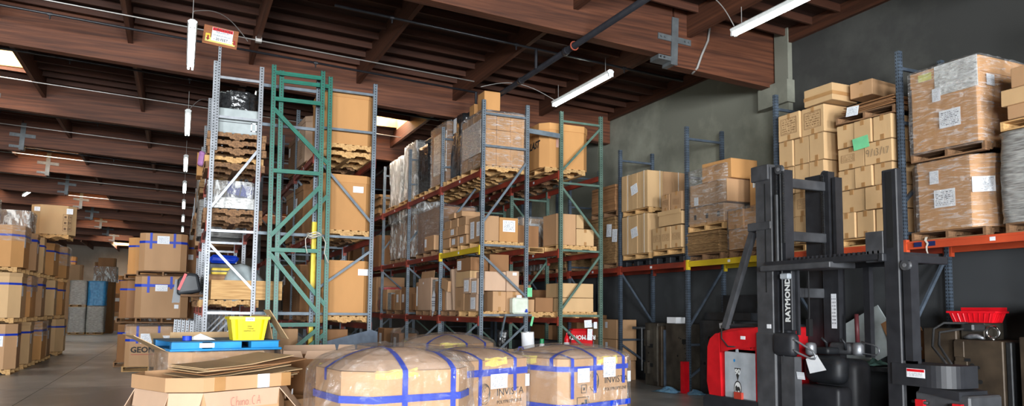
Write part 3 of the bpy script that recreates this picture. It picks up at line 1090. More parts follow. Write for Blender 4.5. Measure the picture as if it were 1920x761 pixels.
def gaylord(x, y, z, label, sx=1.15, sy=1.0, h=1.0, c=.2, rz=0.0, mt='card', lid=.1, sheets=(), bands=(), strips=(), group=None, cat='bulk carton', name='bulk_carton', band_mt='tape_b', seams=True, tilt=(0, 0)):
    t = thing(name, label, cat, (x, y, z), 0, group, rot=(tilt[0], tilt[1], rz))
    obj('body', MB().prism(octo(sx, sy, c), 0, h - .002), M[mt], t)
    if lid:
        obj('lid', MB().prism(octo(sx, sy, c, .012), h - lid, h + .008), M[mt], t)
    g = .018 if lid else .005
    for (bz, bw) in bands:
        gg = g if bz > h - lid - bw else .005
        obj('tape_band', MB().prism(octo(sx, sy, c, gg), bz - bw / 2, bz + bw / 2, top=False, bot=False), M[band_mt], t)
    for st in strips:
        face, u, ln = st[:3]
        w = .028
        b = MB()
        e = g + .002
        top = h + (.008 if lid else 0) + .002
        if face == 'f':
            b.box(u - w, u + w, -sy / 2 - e, sy / 2 + e, top - .002, top + .001)
            b.box(u - w, u + w, -sy / 2 - e - .001, -sy / 2 - e + .001, h - ln, top)
            b.box(u - w, u + w, sy / 2 + e - .001, sy / 2 + e + .001, h - ln, top)
        else:
            b.box(-sx / 2 - e, sx / 2 + e, u - w, u + w, top - .002, top + .001)
            b.box(-sx / 2 - e - .001, -sx / 2 - e + .001, u - w, u + w, h - ln, top)
            b.box(sx / 2 + e - .001, sx / 2 + e + .001, u - w, u + w, h - ln, top)
        obj('tape_strip', b, M[band_mt], t)
    for sh in sheets:
        sheet(t, *sh[:5], sx / 2 + g, sy / 2 + g, *sh[5:])
    return t


def ray_oct(sx, sy, c, th):
    """distance from the centre to the octagon outline in direction th"""
    dx, dy = abs(math.cos(th)), abs(math.sin(th))
    r = 9
    if dx > 1e-6:
        r = min(r, sx / 2 / dx)
    if dy > 1e-6:
        r = min(r, sy / 2 / dy)
    return min(r, (sx / 2 + sy / 2 - c) / (dx + dy))


def bag(parent, sx, sy, c, z0, z1, dome, mt, loose=.04, seed=1, n=96, name='film_bag', bell=0.0, crease=True):
    """draped plastic bag round an octagonal load: sharp creases on the sides and over the top"""
    from mathutils import noise
    LS = 14
    tops = ((.16, .97), (.32, .9), (.48, .8), (.63, .68), (.77, .55), (.88, .4), (.96, .24), (1.0, .1))
    levels = [(z0 + (z1 - z0) * k / LS, 1.0) for k in range(LS + 1)] + [(z1 + dome * s, r) for s, r in tops]
    b = MB()
    off = Vector((seed * 3.7, seed * 1.3, seed * .7))
    for li, (z, f) in enumerate(levels):
        for k in range(n):
            th = 2 * PI * k / n
            base = ray_oct(sx, sy, c, th)
            side = li <= LS
            p = Vector((math.cos(th) * f, math.sin(th) * f, z * .8))
            rg_ = 1 - abs(noise.noise(p * 3.1 + off)) * 2
            fine = 1 - abs(noise.noise(p * 7.3 + off)) * 2
            w = .6 * rg_ + .4 * fine
            r = base * f + loose * (.5 + .5 * w) * (1.0 if side else .25 + .5 * f) + .02
            if side and bell:
                r += bell * max(0, -math.cos(th - .5)) ** 2 * math.sin(PI * li / (LS + 1.5))
            zz = z + (0 if side else .012 + loose * .5 * max(0, w))
            b.v.append((r * math.cos(th), r * math.sin(th), zz))
    for li in range(len(levels) - 1):
        for k in range(n):
            b.f.append((li * n + k, li * n + (k + 1) % n, (li + 1) * n + (k + 1) % n, (li + 1) * n + k))
            b.m.append(0)
    b.f.append(tuple((len(levels) - 1) * n + k for k in range(n)))
    b.m.append(0)
    return obj(name, b, mt, parent, smooth=False)


def wrapped(x, y, z, sx, sy, h, label, mt, rz=0.0, rough=.03, seed=3, cat='wrapped load', name='wrapped_load', core=None, group=None, tilt=(0, 0), lean=0.0, draped=0.0, c=.05):
    """a palletised load wound in film: core and crinkled skin"""
    rg = random.Random(seed)
    t = thing(name, label, cat, (x, y, z), 0, group, rot=(tilt[0], tilt[1], rz))
    if core:
        obj('core', MB().cbox(-sx / 2 + .02, sx / 2 - .02, -sy / 2 + .02, sy / 2 - .02, 0, h - .02, .02, .01), M[core], t)
    b = MB()
    n, L = 56, 14
    ph = [(rg.uniform(0, 6.28), rg.randint(3, 24), rg.uniform(.3, 1)) for _ in range(8)]
    for li in range(L + 3):
        f = 1.0 if li <= L else (.8, .4)[li - L - 1]
        zz = h * min(li, L) / L + (.012 * (li - L) if li > L else 0)
        if li == 0:
            zz = -draped
        for k in range(n):
            th = 2 * PI * k / n
            base = ray_oct(sx, sy, c, th) * f
            w = sum(a * math.sin(q * th + p + zz * 6 * math.cos(p)) for p, q, a in ph) / 4
            r = base + rough * (.35 + .65 * w) + .006 + rg.uniform(-.3, .3) * rough
            b.v.append((r * math.cos(th) + lean * zz, r * math.sin(th), zz))
    for li in range(L + 2):
        for k in range(n):
            b.f.append((li * n + k, li * n + (k + 1) % n, (li + 1) * n + (k + 1) % n, (li + 1) * n + k))
            b.m.append(0)
    b.f.append(tuple((L + 2) * n + k for k in range(n)))
    b.m.append(0)
    obj('film_skin', b, M[mt], t, smooth=True)
    return t


def flats(x, y, z, sx, sy, h, label, n=12, rz=0.0, mt='flat', jit=.02, cat='cardboard stack', sag=0.0, tilt=(0, 0), group=None):
    """pile of flattened cartons, each layer a slab of its own"""
    t = thing('flattened_carton_stack', label, cat, (x, y, z), 0, group, rot=(tilt[0], tilt[1], rz))
    th = h / n
    for k in range(n):
        dx, dy = random.uniform(-jit, jit), random.uniform(-jit, jit)
        ex, ey = random.uniform(-jit, 0), random.uniform(-jit, 0)
        obj('cardboard_layer', MB().cbox(-sx / 2 + dx - ex, sx / 2 + dx + ex, -sy / 2 + dy - ey, sy / 2 + dy + ey, k * th + .001, (k + 1) * th - .002, .003, .004), M[mt], t)
    return t

# ------------------------------------------------------------------ loads on the wall rack
Q = R_(90)
ROWN = ['bottom', 'second', 'third', 'fourth', 'fifth', 'sixth', 'seventh']


def carton_rows(xf, depth, y_hi, y_lo, rows, where, mt, tape='x', rear_last=False, sheets_of=None, jz=.009):
    """layers of cartons seen from the aisle; columns counted from the left (far) end"""
    for r, row in enumerate(rows):
        z0, z1, n = row[:3]
        yh, yl = (row[3], row[4]) if len(row) > 4 else (y_hi, y_lo)
        w = (yh - yl) / n
        rn = 'top' if r == len(rows) - 1 else ROWN[r]
        for k in range(n):
            a, b = yh - k * w, yh - (k + 1) * w
            jx = random.uniform(-.02, .02)
            nm = ('single' if n == 1 else ('left' if k == 0 else 'right') if n == 2 else (['left', 'middle', 'right'] if n == 3 else ORD)[k])
            lab = 'taped carton, %s in the %s layer of %s' % (nm, rn, where)
            sh = sheets_of(r, k, a - b, z1 - z0) if sheets_of else ()
            carton(xf + jx, xf + jx + depth, b + .009, a - .009, z0, z1 - jz, lab, mt, R_(random.uniform(-.8, .8)), tape, sh, group='cartons in ' + where)
            if rear_last and k == n - 1:
                carton(xf + depth + .02, xf + 2 * depth, b + .009, a - .009, z0, z1 - jz, 'carton behind the right end, %s layer of %s' % (rn, where), mt, 0, tape, (), group='cartons in ' + where)


# two big cartons stacked right of the punched post
pallet(9.84, 6.6, 2.62, 'wooden pallet under the lower of the two big film-wrapped cartons', Q, 'sq', mt=M['wood_d'])
g = gaylord(9.81, 6.6, 2.74, 'big octagonal brown carton wrapped in clear film, lower of the two by the punched post', 1.0, 1.14, .94, .2, 0, 'card_o', .12,
            sheets=(('l', .02, .42, .3, .24, M['sheet2']), ('l', -.12, .72, .13, .18),))
sd = sheet(g, 'f', 0, .55, .26, .2, 0, 0, M['sheet'])
sd.location = (-.425, -.495, .55)
sd.rotation_euler = (0, 0, R_(-45))
bag(g, 1.0, 1.14, .2, 0, .93, .03, M['wrap'], .02, 4)
pallet(9.83, 6.56, 3.72, 'wooden pallet between the two big film-wrapped cartons', Q, 'sq', mt=M['wood_d'])
g = gaylord(9.82, 6.57, 3.85, 'big square brown carton wrapped in clear film, upper of the two by the punched post', 1.0, .98, 1.12, .03, 0, 'card_o', .2,
            sheets=(('l', .1, .38, .3, .24, M['sheet2']), ('l', -.08, .74, .12, .18), ('f', -.28, .82, .16, .15), ('l', -.24, 1.03, .2, .1, M['yellow_tag'])))
bag(g, 1.0, .98, .03, -.04, 1.13, .02, M['wrap'], .03, 5)
obj('silver_film_glare', MB().box(-.52, -.5, -.49, .1, .72, 1.135), M['foil'], g)  # silver film with the lamp glare put into its colour
pallet(9.84, 5.3, 2.62, 'wooden pallet under the grey-wrapped block at the right edge', Q, 'sq', mt=M['wood_d'])
wrapped(9.8, 5.32, 2.74, 1.0, 1.06, 1.14, 'block of flattened cartons wound in grey stretch film at the right edge', 'greywrap', seed=6, core='card_d', rough=.03)
pallet(9.82, 5.3, 3.9, 'wooden pallet on top of the grey-wrapped block', Q, 'sq', detail=False)
carton(9.3, 9.8, 4.95, 5.72, 4.03, 4.2, 'flat brown carton on the pallet at the right edge', 'card', 0, None)
carton(9.28, 9.85, 4.95, 5.78, 4.2, 4.4, 'wide shallow brown carton lid at the right edge, second from top', 'card_l', 0, None)
carton(9.3, 9.75, 4.9, 5.66, 4.41, 4.66, 'brown carton at the right edge, topmost of its pile', 'card', 0, None)

b_ = MB()
for q in range(7):
    b_.v += [(9.285 - .012 * (q % 2), 6.86 + .012 * math.sin(q * 2.1) - .02, 2.66 - q * .045), (9.285 - .012 * (q % 2), 6.86 + .012 * math.sin(q * 2.1) + .02 - .004 * q, 2.66 - q * .045)]
for q in range(6):
    b_.f.append((2 * q, 2 * q + 1, 2 * q + 3, 2 * q + 2))
    b_.m.append(0)
tag(obj('film_shred', b_, M['strap']), 'white shred of stretch film hanging over the orange beam', 'film shred')
for y, n_ in ((7.0, 'left'), (6.8, 'right')):
    tag(obj('torn_sticker', MB().box(9.2925, 9.294, y - .06, y + .06, 2.535, 2.6), make('navy_sticker', srgb(34, 44, 92), srgb(26, 34, 74), rough=.5)), 'torn navy sticker on the orange beam, %s of two' % n_, 'sticker')
# carton stack A and B behind the truck
pallet(9.82, 9.07, 2.62, 'wooden pallet under the left carton stack behind the truck mast', Q, 'sq', sx=.98)
def shA(r, k, w, h):
    if r == 4:
        return (('l', 0, h * .52, w * .72, h * .6, M['cprint']),)
    if r == 1 and k == 1:
        return (('l', 0, h * .5, w * .6, h * .4, M['cprint']),)
    return ()
carton_rows(9.3, .52, 9.56, 8.58, [(2.75, 3.2, 3), (3.2, 3.6, 3), (3.6, 4.07, 3), (4.07, 4.52, 3), (4.52, 4.98, 2)], 'the left stack behind the truck mast', 'card_l', rear_last=True, sheets_of=shA)
o = carton(9.3, 9.85, 8.4, 8.98, 4.99, 5.27, 'brown carton lying with a tape band on top of the left carton stack', 'card_l', 0, None)
obj('tape', MB().box(-.279, .279, -.294, .294, .09, .15), M['tape'], o)
carton(9.6, 10.2, 7.95, 8.34, 4.99, 5.24, 'smaller darker carton behind the top carton of the left stack', 'card', .1, 'x')
pallet(9.82, 7.84, 2.62, 'wooden pallet under the right carton stack behind the truck mast', Q, 'sq', sx=.98)
def shB(r, k, w, h):
    if r == 3 and k == 0:
        return (('l', -.05, h * .5, w * .5, h * .35, M['cprint']),)
    return ()
carton_rows(9.3, .52, 8.34, 7.36, [(2.75, 3.15, 3), (3.15, 3.5, 2), (3.5, 3.82, 3), (3.82, 4.16, 2), (4.16, 4.53, 3)], 'the right stack behind the truck mast', 'card_l', rear_last=True, sheets_of=shB)
tag(obj('green_note', MB().box(-.14, .14, -.001, .001, -.09, .09).box(-.02, .05, -.003, -.001, -.08, -.06), M['green_tag'], None, (9.262, 7.86, 4.17), (R_(6), R_(-4), -Q)), 'green paper note stuck on the right carton stack', 'note')
# 9/13/17 in marker pen: hand strokes
def strokes(parent, pts_list, loc, rot, s, mt, r=.0028, name='handwriting'):
    b = MB()
    for pts in pts_list:
        b.tube([(x * s, 0, z * s) for x, z in pts], r, 4)
    return obj(name, b, mt, parent, loc, rot)
def arcp(cx, cz, rx, rz_, a0, a1, n=7):
    return [(cx + rx * math.cos(R_(a0 + (a1 - a0) * i / n)), cz + rz_ * math.sin(R_(a0 + (a1 - a0) * i / n))) for i in range(n + 1)]
nine = [arcp(.25, .7, .22, .25, 0, 360, 10) + [(.4, .3), (.32, 0)]]
hand_date = nine + [[(.75, -.05), (1.05, 1.0)], [(1.35, .8), (1.4, 0)], arcp(1.7, .72, .2, .22, 120, -90, 6) + arcp(1.7, .25, .22, .25, 90, -130, 6)[1:], [(2.2, -.05), (2.5, 1.05)], [(2.8, .85), (2.82, 0)], [(3.1, .85), (3.5, .9), (3.25, 0)]]
bx = [o for o in C.objects if o.get('label', '').startswith('taped carton, right in the fourth layer of the right stack')][0]
strokes(bx, hand_date, (-.272, .2, .12), (0, 0, -Q), .11, M['ink'])
t = pallet(9.82, 7.84, 4.54, 'old grey pallet lying on top of the right carton stack', Q, 'sq', tilt=(0, R_(-2)), mt=M['wood_d'])
flats(9.84, 7.78, 4.67, .95, 1.0, .12, 'ragged pile of flattened cartons on the pallet of the right carton stack', 6, Q, jit=.05, mt='card_d')
tag(obj('paper_note', MB().box(-.11, .11, -.001, .001, -.075, .075), M['sheet'], None, (9.29, 8.02, 4.7), (R_(-8), R_(4), -Q)), 'white paper note hanging from the pallet on the right carton stack', 'note')

# yellow-beam bay
pallet(9.84, 11.68, 2.62, 'dark worn pallet on the yellow beam', Q, 'old', sx=.9)
flats(9.83, 11.68, 2.76, 1.0, 1.02, .42, 'strapped pile of flattened cartons on the yellow beam', 14, jit=.012)
pallet(9.8, 11.55, 3.19, 'wooden pallet on the pile of flattened cartons above the yellow beam', Q, 'sq')
carton_rows(9.29, .5, 12.04, 10.95, [(3.31, 3.68, 3)], 'the small row above the yellow beam', 'card', sheets_of=lambda r, k, w, h: (('l', .02, h * .45, .07, .1, M['ink']),))
carton(9.29, 9.9, 11.42, 11.98, 3.69, 4.12, 'film-wrapped brown carton in the middle layer above the yellow beam, left', 'card', .05, 'x', (('l', -.1, .1, .12, .16, M['sheet']),))
carton(9.29, 9.9, 10.86, 11.4, 3.69, 4.12, 'brown carton in the middle layer above the yellow beam, right', 'card', -.03, 'x', (('l', .05, .3, .2, .14, M['cprint']),))
o = carton(9.3, 9.95, 10.8, 11.62, 4.13, 4.5, 'long brown carton on top of the film-wrapped pile above the yellow beam', 'card_o', .04, None, (('l', .12, .24, .3, .12, M['cprint']),))
t = wrapped(9.62, 11.46, 3.34, .74, 1.14, 1.08, 'loose clear film stretched over the carton pile above the yellow beam', 'wrap', seed=11, cat='plastic film', name='stretch_film', rough=.02)
pallet(9.84, 10.46, 2.62, 'reddish wooden pallet under the right film-wrapped pile on the yellow beam', Q, 'old', sx=.75)
carton_rows(9.3, .55, 10.88, 10.03, [(2.76, 3.14, 2), (3.14, 3.5, 2)], 'the right pile on the yellow beam', 'card_o')
wrapped(9.6, 10.46, 2.76, .66, .9, .76, 'clear film round the right carton pile on the yellow beam', 'wrap', seed=13, cat='plastic film', name='stretch_film', rough=.012)
carton(9.45, 10.0, 9.98, 10.46, 3.52, 4.12, 'tall brown carton under film beside the truck mast', 'card_o', 0, 'x', (('l', 0, .4, .3, .1, M['wrap_m']),))
# strapped loads bay
plastic_pallet(9.84, 14.02, 2.62, 'black plastic pallet under the strapped loads', M['black_pl'], Q, 1.1, 1.0, .15)
pallet(9.84, 14.02, 2.775, 'pale wooden pallet under the lower strapped load', Q, 'sq')
plastic_pallet(9.84, 12.82, 2.62, 'black plastic pallet under the small carton pile', M['black_pl'], Q, 1.1, 1.0, .17)
pallet(9.84, 12.82, 2.80, 'pale wooden pallet under the small carton pile', Q, 'sq')
def strapped(z, h, label):
    t = thing('strapped_load', label, 'strapped load', (9.82, 14.02, z))
    ys_ = [-.53, -.3, -.12, .1, .32, .53]
    for k in range(5):
        obj('board', MB().cbox(-.52 + random.uniform(0, .02), -.1, ys_[k] + .003, ys_[k + 1] - .003, 0, h, .006, .004), M['card_l'], t)
    xs_ = [-.1, .15, .35, .52]
    for k in range(3):
        obj('board', MB().cbox(xs_[k] + .003, xs_[k + 1] - .003, -.53, .53, 0, h, .006, .004), M['card'], t)
    for y in (-.4, .25):
        obj('strap', MB().box(-.526, -.521, y - .008, y + .008, 0, h + .004).box(-.526, .526, y - .008, y + .008, h + .002, h + .006), M['strap'], t)
    obj('strap', MB().box(-.2, -.184, -.54, -.535, 0, h + .004).box(.3, .316, -.54, -.535, 0, h + .004), M['strap'], t)
    sheet(t, 'l', .02, h * .55, .26, .22, .525, .53, M['sheet'], R_(-12))
    return t
strapped(2.9, .87, 'stack of brown boards bound with white straps, lower of two by the blue-grey post')
pallet(9.84, 14.02, 3.785, 'pale wooden pallet between the two strapped loads', Q, 'sq')
strapped(3.91, .82, 'stack of brown boards bound with white straps, upper of two by the blue-grey post')
carton_rows(9.3, .5, 13.34, 12.3, [(2.93, 3.4, 3)], 'the small pile left of the yellow beam', 'card_l', sheets_of=lambda r, k, w, h: (('l', 0, h * .5, w * .7, h * .3, M['cprint']),))
o = carton(9.3, 9.85, 12.28, 13.08, 3.41, 3.68, 'open-topped brown carton crushed on the small carton pile', 'card_l', 0, None)
obj('flap', MB().box(-.29, -.28, -.39, .39, .24, .33), M['card_l'], o, rot=(0, R_(-3), 0))
carton(9.32, 9.75, 12.72, 13.0, 3.72, 4.08, 'upright brown carton on top of the small carton pile, left of two', 'card', 0, 'x', (('l', 0, .18, .2, .12, M['cprint']),))
carton(9.32, 9.75, 12.33, 12.68, 3.71, 4.1, 'upright brown carton on top of the small carton pile, right of two', 'card', .04, 'x', (('l', 0, .18, .2, .12, M['cprint']),), tilt=(R_(2), 0))
carton(9.7, 10.2, 11.95, 12.3, 3.4, 4.08, 'brown carton half hidden behind the tall post by the yellow beam', 'card_d', 0, None)
# flats beside the sage frame
pallet(9.84, 15.4, 2.62, 'wooden pallet under the cardboard flats beside the sage green frame', Q, 'old')
flats(9.82, 15.4, 2.75, 1.0, 1.1, 1.1, 'tall pile of flattened cartons with two white sheets beside the sage green frame', 16, jit=.012)
for y, z in ((15.35, 3.52), (15.1, 3.38)):
    tag(obj('paper_note', MB().box(-.11, .11, -.001, .001, -.15, .15), M['sheet'], None, (9.275, y - .3, z), (0, R_(4), -Q)), 'white printed sheet on the cardboard flats, %s of two' % ('left' if y > 15.2 else 'right'), 'note')
pallet(9.84, 15.4, 3.86, 'old pallet between the two piles of cardboard flats', Q, 'old')
flats(9.82, 15.4, 4.0, 1.0, 1.1, .62, 'upper pile of flattened cartons by the concrete wall beside the sage green frame', 9, jit=.012, mt='card_d')
# wall-rack loads glimpsed between the double rows
pallet(9.84, 17.9, 2.62, 'pallet under the cardboard flats glimpsed through the sage rack', Q, 'old', detail=False)
flats(9.8, 17.9, 2.75, 1.0, 1.15, 1.35, 'pile of flattened cartons glimpsed through the sage rack', 12, jit=.015)
for k, (y, z) in enumerate(((18.2, 3.75), (17.75, 3.66), (17.45, 3.66))):
    tag(obj('paper_note', MB().box(-.11, .11, -.001, .001, -.16, .16), M['sheet'], None, (9.26, y, z), (0, 0, -Q)), 'white printed sheet on the flats seen through the sage rack, %s from left' % ORD[k], 'note', 'sheets on the glimpsed flats')
for k, y in enumerate((19.3, 20.6, 21.9, 23.2)):
    pallet(9.84, y, 2.62, 'pallet on the far wall rack, %s glimpsed beyond the middle row' % ORD[k], Q, 'old', detail=False, group='far wall-rack pallets')
    wrapped(9.84, y, 2.75, 1.0, 1.1, .9 + .3 * (k % 2), 'film-wrapped brown load on the far wall rack, %s glimpsed beyond the middle row' % ORD[k], ['wrap_m', 'wrap', 'wrap_m', 'wrap'][k], seed=20 + k, core='card_d', group='far wall-rack loads')

# ------------------------------------------------------------------ middle double row
# top level, left rack
pallet(6.1, 14.72, 4.49, 'wooden pallet under the film-wrapped carton block at the end of the middle rack', Q, 'wood')
t = thing('carton_block', 'block of printed cartons in clear film at the near end of the middle top level', 'carton block', (6.1, 14.72, 4.62))
for r in range(3):
    for k in range(3):
        o = obj('carton', MB().cbox(-.48 + k * .32 + .003, -.16 + k * .32 - .003, -.62, -.1, r * .38 + .003, (r + 1) * .38 - .003, .008, .004), M['card_o'], t)
        obj('printed_panel', MB().box(-.42 + k * .32, -.22 + k * .32, -.627, -.626, r * .38 + .1, r * .38 + .26), M['cprint'], o)
for r in range(3):
    for k in range(2):
        obj('carton', MB().cbox(-.48, .48, -.1 + k * .36 + .004, .26 + k * .36 - .004, r * .38 + .003, (r + 1) * .38 - .003, .008, .004), M['card'], t)
bag(t, .98, 1.26, .03, -.05, 1.15, .02, M['wrap'], .028, 31, name='film_skin')
obj('silver_film_glare', MB().box(-.517, -.5, -.6, .5, .25, .95), M['foil'], t)
carton(5.62, 5.86, 14.6, 14.9, 5.8, 6.03, 'small orange-brown carton on top of the film-wrapped block, left', 'card_o', 0, None)
carton(5.66, 6.02, 14.12, 14.5, 5.8, 6.2, 'orange-brown carton on top of the film-wrapped block, right and taller', 'card_o', 0, None)
wrapped(6.2, 16.0, 4.6, .95, .75, 1.5, 'dark film-wrapped load leaning left of the carton block, top level', 'darkwrap', seed=33, rough=.035, core=None, lean=.02, group=None)
tag(obj('paper_note', MB().box(-.1, .1, -.001, .001, -.17, .17), M['paper'], None, (5.665, 15.95, 5.85), (0, 0, -Q)), 'white printed sheet on the dark leaning load', 'note')
pallet(6.1, 15.9, 4.49, 'wooden pallet under the dark leaning load', Q, 'sq', detail=False, sx=.7)
pallet(6.1, 17.1, 4.49, 'wooden pallet under the tall brown film-wrapped load', Q, 'wood')
g = gaylord(6.22, 17.25, 4.62, 'tall brown film-wrapped load between dark bundles, top level of the middle rack', 1.0, 1.25, 1.52, .06, 0, 'card_d', 0)
bag(g, 1.0, 1.25, .06, -.05, 1.52, .03, M['wrap'], .03, 35, name='film_skin')
obj('silver_film_glare', MB().box(-.525, -.508, -.6, .35, .3, 1.3), M['foil'], g)
wrapped(6.24, 18.55, 4.6, 1.0, .95, 1.3, 'black film-wrapped bundle beside the white draped load, top level', 'darkwrap', seed=37, rough=.05)
pallet(6.1, 18.45, 4.49, 'wooden pallet under the black film-wrapped bundle', Q, 'sq', detail=False, sx=.9)
pallet(6.1, 19.9, 4.49, 'wooden pallet under the right white draped load', Q, 'sq', detail=False)
wrapped(6.26, 19.95, 4.62, 1.0, 1.25, 1.62, 'tall load under a whitish plastic drape, right of two at the far end', 'wrap_m', seed=39, core='greywrap', rough=.05, draped=.35)
pallet(6.1, 21.4, 4.49, 'wooden pallet under the left white draped load', Q, 'sq', detail=False)
wrapped(6.26, 21.4, 4.62, 1.0, 1.35, 1.45, 'tall load under a whitish plastic drape, left of two at the far end', 'wrap_m', seed=41, core='greywrap', rough=.05, draped=.45)
for k, y in enumerate((23.2, 24.6, 26.0)):
    flats(6.08, y, 4.5, 1.0, 1.2, .7 + .2 * k, 'ragged cardboard pile beyond the draped loads, %s' % ORD[k], 8, jit=.06)
# top level, right rack: the octagonal carton
t = pallet(7.62, 14.7, 4.6, 'wooden pallet under the big octagonal carton on the sage rack', Q, 'sq')
g = gaylord(7.68, 14.75, 4.73, 'big orange-brown octagonal carton with black lettering on the sage green rack', 1.2, 1.05, .98, .17, R_(0), 'card_o', .14, tilt=(0, 0))
text('LAST', .22, g, (-.604, -.12, .52), (R_(90), 0, -Q), M['ink'], shear=.3, bold=.008)
sheet(g, 'f', -.2, .55, .15, .2, .6, .54, make('pink_paper', srgb(224, 178, 160), srgb(206, 150, 130), rough=.7))
for k, y in enumerate((16.3, 17.8, 19.3)):
    pallet(7.9, y, 4.6, 'pallet on the top of the sage rack, %s behind the octagonal carton' % ORD[k], Q, 'old', detail=False, group='pallets behind the octagonal carton')
    wrapped(7.9, y, 4.73, 1.0, 1.1, .8, 'film-wrapped load on the sage rack, %s behind the octagonal carton' % ORD[k], 'greywrap', seed=50 + k, core=None, group='loads behind the octagonal carton')

# middle level, left rack
pallet(6.1, 14.7, 2.9, 'wooden pallet on the yellow beam of the middle rack, near end', Q, 'wood')
carton(5.64, 6.02, 14.1, 14.85, 3.03, 3.56, 'brown carton with two white sheets above the yellow beam at the rack end', 'card', 0, None, (('l', .18, .26, .22, .3, M['sheet']), ('l', -.18, .26, .22, .36, M['sheet'])))
carton(6.03, 6.46, 14.1, 14.85, 3.03, 3.54, 'brown carton with a large printed white sheet facing the camera above the yellow beam', 'card_o', 0, None, (('f', 0, .33, .28, .24, M['sheet2']),))
pallet(6.1, 15.95, 2.9, 'wooden pallet on the yellow beam of the middle rack, far end', Q, 'sq')
carton_rows(5.62, .45, 16.55, 15.0, [(3.03, 3.25, 3), (3.25, 3.46, 3), (3.46, 3.66, 3, 16.5, 15.05), (3.67, 3.8, 2, 16.1, 15.3)], 'the low-carton pile above the yellow beam', 'card', tape=None, sheets_of=lambda r, k, w, h: (('l', -.05, h * .5, .2, h * .6, M['sheet']),) if (r, k) in ((0, 1), (1, 1), (0, 2)) else ())
pallet(6.1, 18.0, 2.9, 'wooden pallet behind the diagonal brace in the second bay of the middle rack', Q, 'old', sx=1.1)
g = gaylord(6.2, 18.0, 3.03, 'brown load wound in creased clear film in the second bay of the middle rack', .95, 1.9, 1.1, .05, 0, 'card_d', 0)
bag(g, .95, 1.9, .05, 0, 1.1, .04, M['wrap'], .05, 45, name='film_skin')
carton(5.55, 5.68, 17.0, 17.75, 3.04, 3.4, 'brown carton with a white label in front of the film-wound load, second bay', 'card', 0, None, (('l', -.28, .2, .14, .2, M['sheet']),))
pallet(6.1, 20.7, 2.9, 'wooden pallet under the plastic-draped load in the third bay', Q, 'old', detail=False)
wrapped(6.26, 21.3, 3.03, 1.0, 1.2, 1.1, 'brown load under a whitish plastic drape in the third bay, left', 'wrap_m', seed=47, core='card_d', rough=.06)
wrapped(6.26, 20.0, 3.03, 1.0, 1.1, 1.2, 'brown load under a whitish plastic drape in the third bay, right', 'wrap_m', seed=48, core='card_d', rough=.05)
for k, y in enumerate((23.4, 25.6, 28.0)):
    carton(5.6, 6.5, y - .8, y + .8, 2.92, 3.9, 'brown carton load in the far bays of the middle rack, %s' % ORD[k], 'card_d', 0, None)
# middle level, right rack
pallet(7.9, 14.75, 2.9, 'wooden pallet at the near end of the sage rack, middle level', Q, 'wood')
carton(7.42, 7.9, 14.2, 14.85, 3.04, 3.72, 'tall brown carton at the near end of the sage rack, middle level', 'card', 0, None)
carton(7.92, 8.1, 14.2, 14.85, 3.42, 3.72, 'narrow brown carton on the near end of the sage rack, middle level', 'card_l', 0, None)
carton(7.92, 8.36, 14.2, 14.85, 3.04, 3.41, 'brown carton behind the sage diagonal brace, middle level', 'card_l', 0, 'y')
carton(6.72, 7.34, 14.9, 15.6, 3.0, 3.5, 'brown carton seen between the middle racks, middle level', 'card_d', 0, None)
pallet(7.0, 15.2, 2.88, 'wooden pallet end showing between the middle racks', 0, 'sq', detail=False, sx=.7)
for k, (y, h) in enumerate(((16.6, .9), (18.6, .7), (20.6, .9))):
    carton(7.45, 8.3, y - .6, y + .6, 2.92, 2.92 + h, 'brown carton load on the sage rack, middle level, %s behind' % ORD[k], 'card', 0, None, (('l', .2, .5, .3, .4, M['sheet']), ('f', -.1, h * .75, .25, .2, M['sheet'])))
    wrapped(7.88, y, 2.92, .95, 1.3, h + .03, 'clear film round the carton load on the sage rack, %s behind' % ORD[k], 'wrap_m', seed=60 + k, cat='plastic film', name='stretch_film', group='film on the sage rack loads')

# low level, left rack
pallet(6.1, 14.72, 1.45, 'wooden pallet at the near end of the low level, middle rack', Q, 'wood')
carton(5.9, 6.2, 14.1, 14.6, 1.58, 1.99, 'brown carton in the low block facing the camera, bottom left', 'card', 0, 'y')
carton(6.21, 6.55, 14.1, 14.6, 1.58, 1.99, 'brown carton in the low block facing the camera, bottom right', 'card', 0, 'y')
carton(5.72, 6.2, 14.12, 14.6, 2.0, 2.4, 'brown carton in the low block facing the camera, upper left', 'card_p', 0, None)
carton(6.21, 6.5, 14.12, 14.6, 2.0, 2.42, 'brown carton in the low block facing the camera, upper right with a small label', 'card_p', 0, None, (('f', .04, .36, .09, .06, M['sheet']),))
carton(6.05, 6.5, 14.65, 15.3, 1.58, 2.8, 'dark brown carton behind the low block', 'card_d', 0, None)
carton(5.6, 6.0, 14.62, 15.5, 2.44, 2.72, 'brown carton with a white printed sheet, topmost at the near end of the low level', 'card_d', 0, None, (('l', -.26, .13, .24, .2, M['sheet']),))
carton(5.58, 6.0, 14.6, 15.48, 2.1, 2.43, 'brown open-edged carton below the sheet-marked one, low level', 'card_l', 0, None)
carton(5.58, 6.0, 14.95, 15.5, 1.58, 2.09, 'brown carton standing on the pallet at the near end of the low level', 'card', 0, None, (('l', 0, .15, .2, .14, M['cprint']),))
for k, (y, z) in enumerate(((14.75, 1.95), (14.3, 1.92), (14.35, 1.63))):
    carton(5.56, 5.7, y - .2, y + .2, z if k < 2 else 1.58, z + (.33 if k < 2 else .3), 'small carton covered by a white printed sheet at the post, %s' % ['upper left', 'upper right', 'lower'][k], 'card_p', 0, None, (('l', 0, .16, .26, .24, M['sheet']),))
carton(5.58, 5.75, 14.58, 14.92, 1.58, 1.94, 'small brown carton under the sheet-covered cartons', 'card', 0, None)
pallet(6.1, 15.95, 1.45, 'wooden pallet under the slanting boards, low level', Q, 'old')
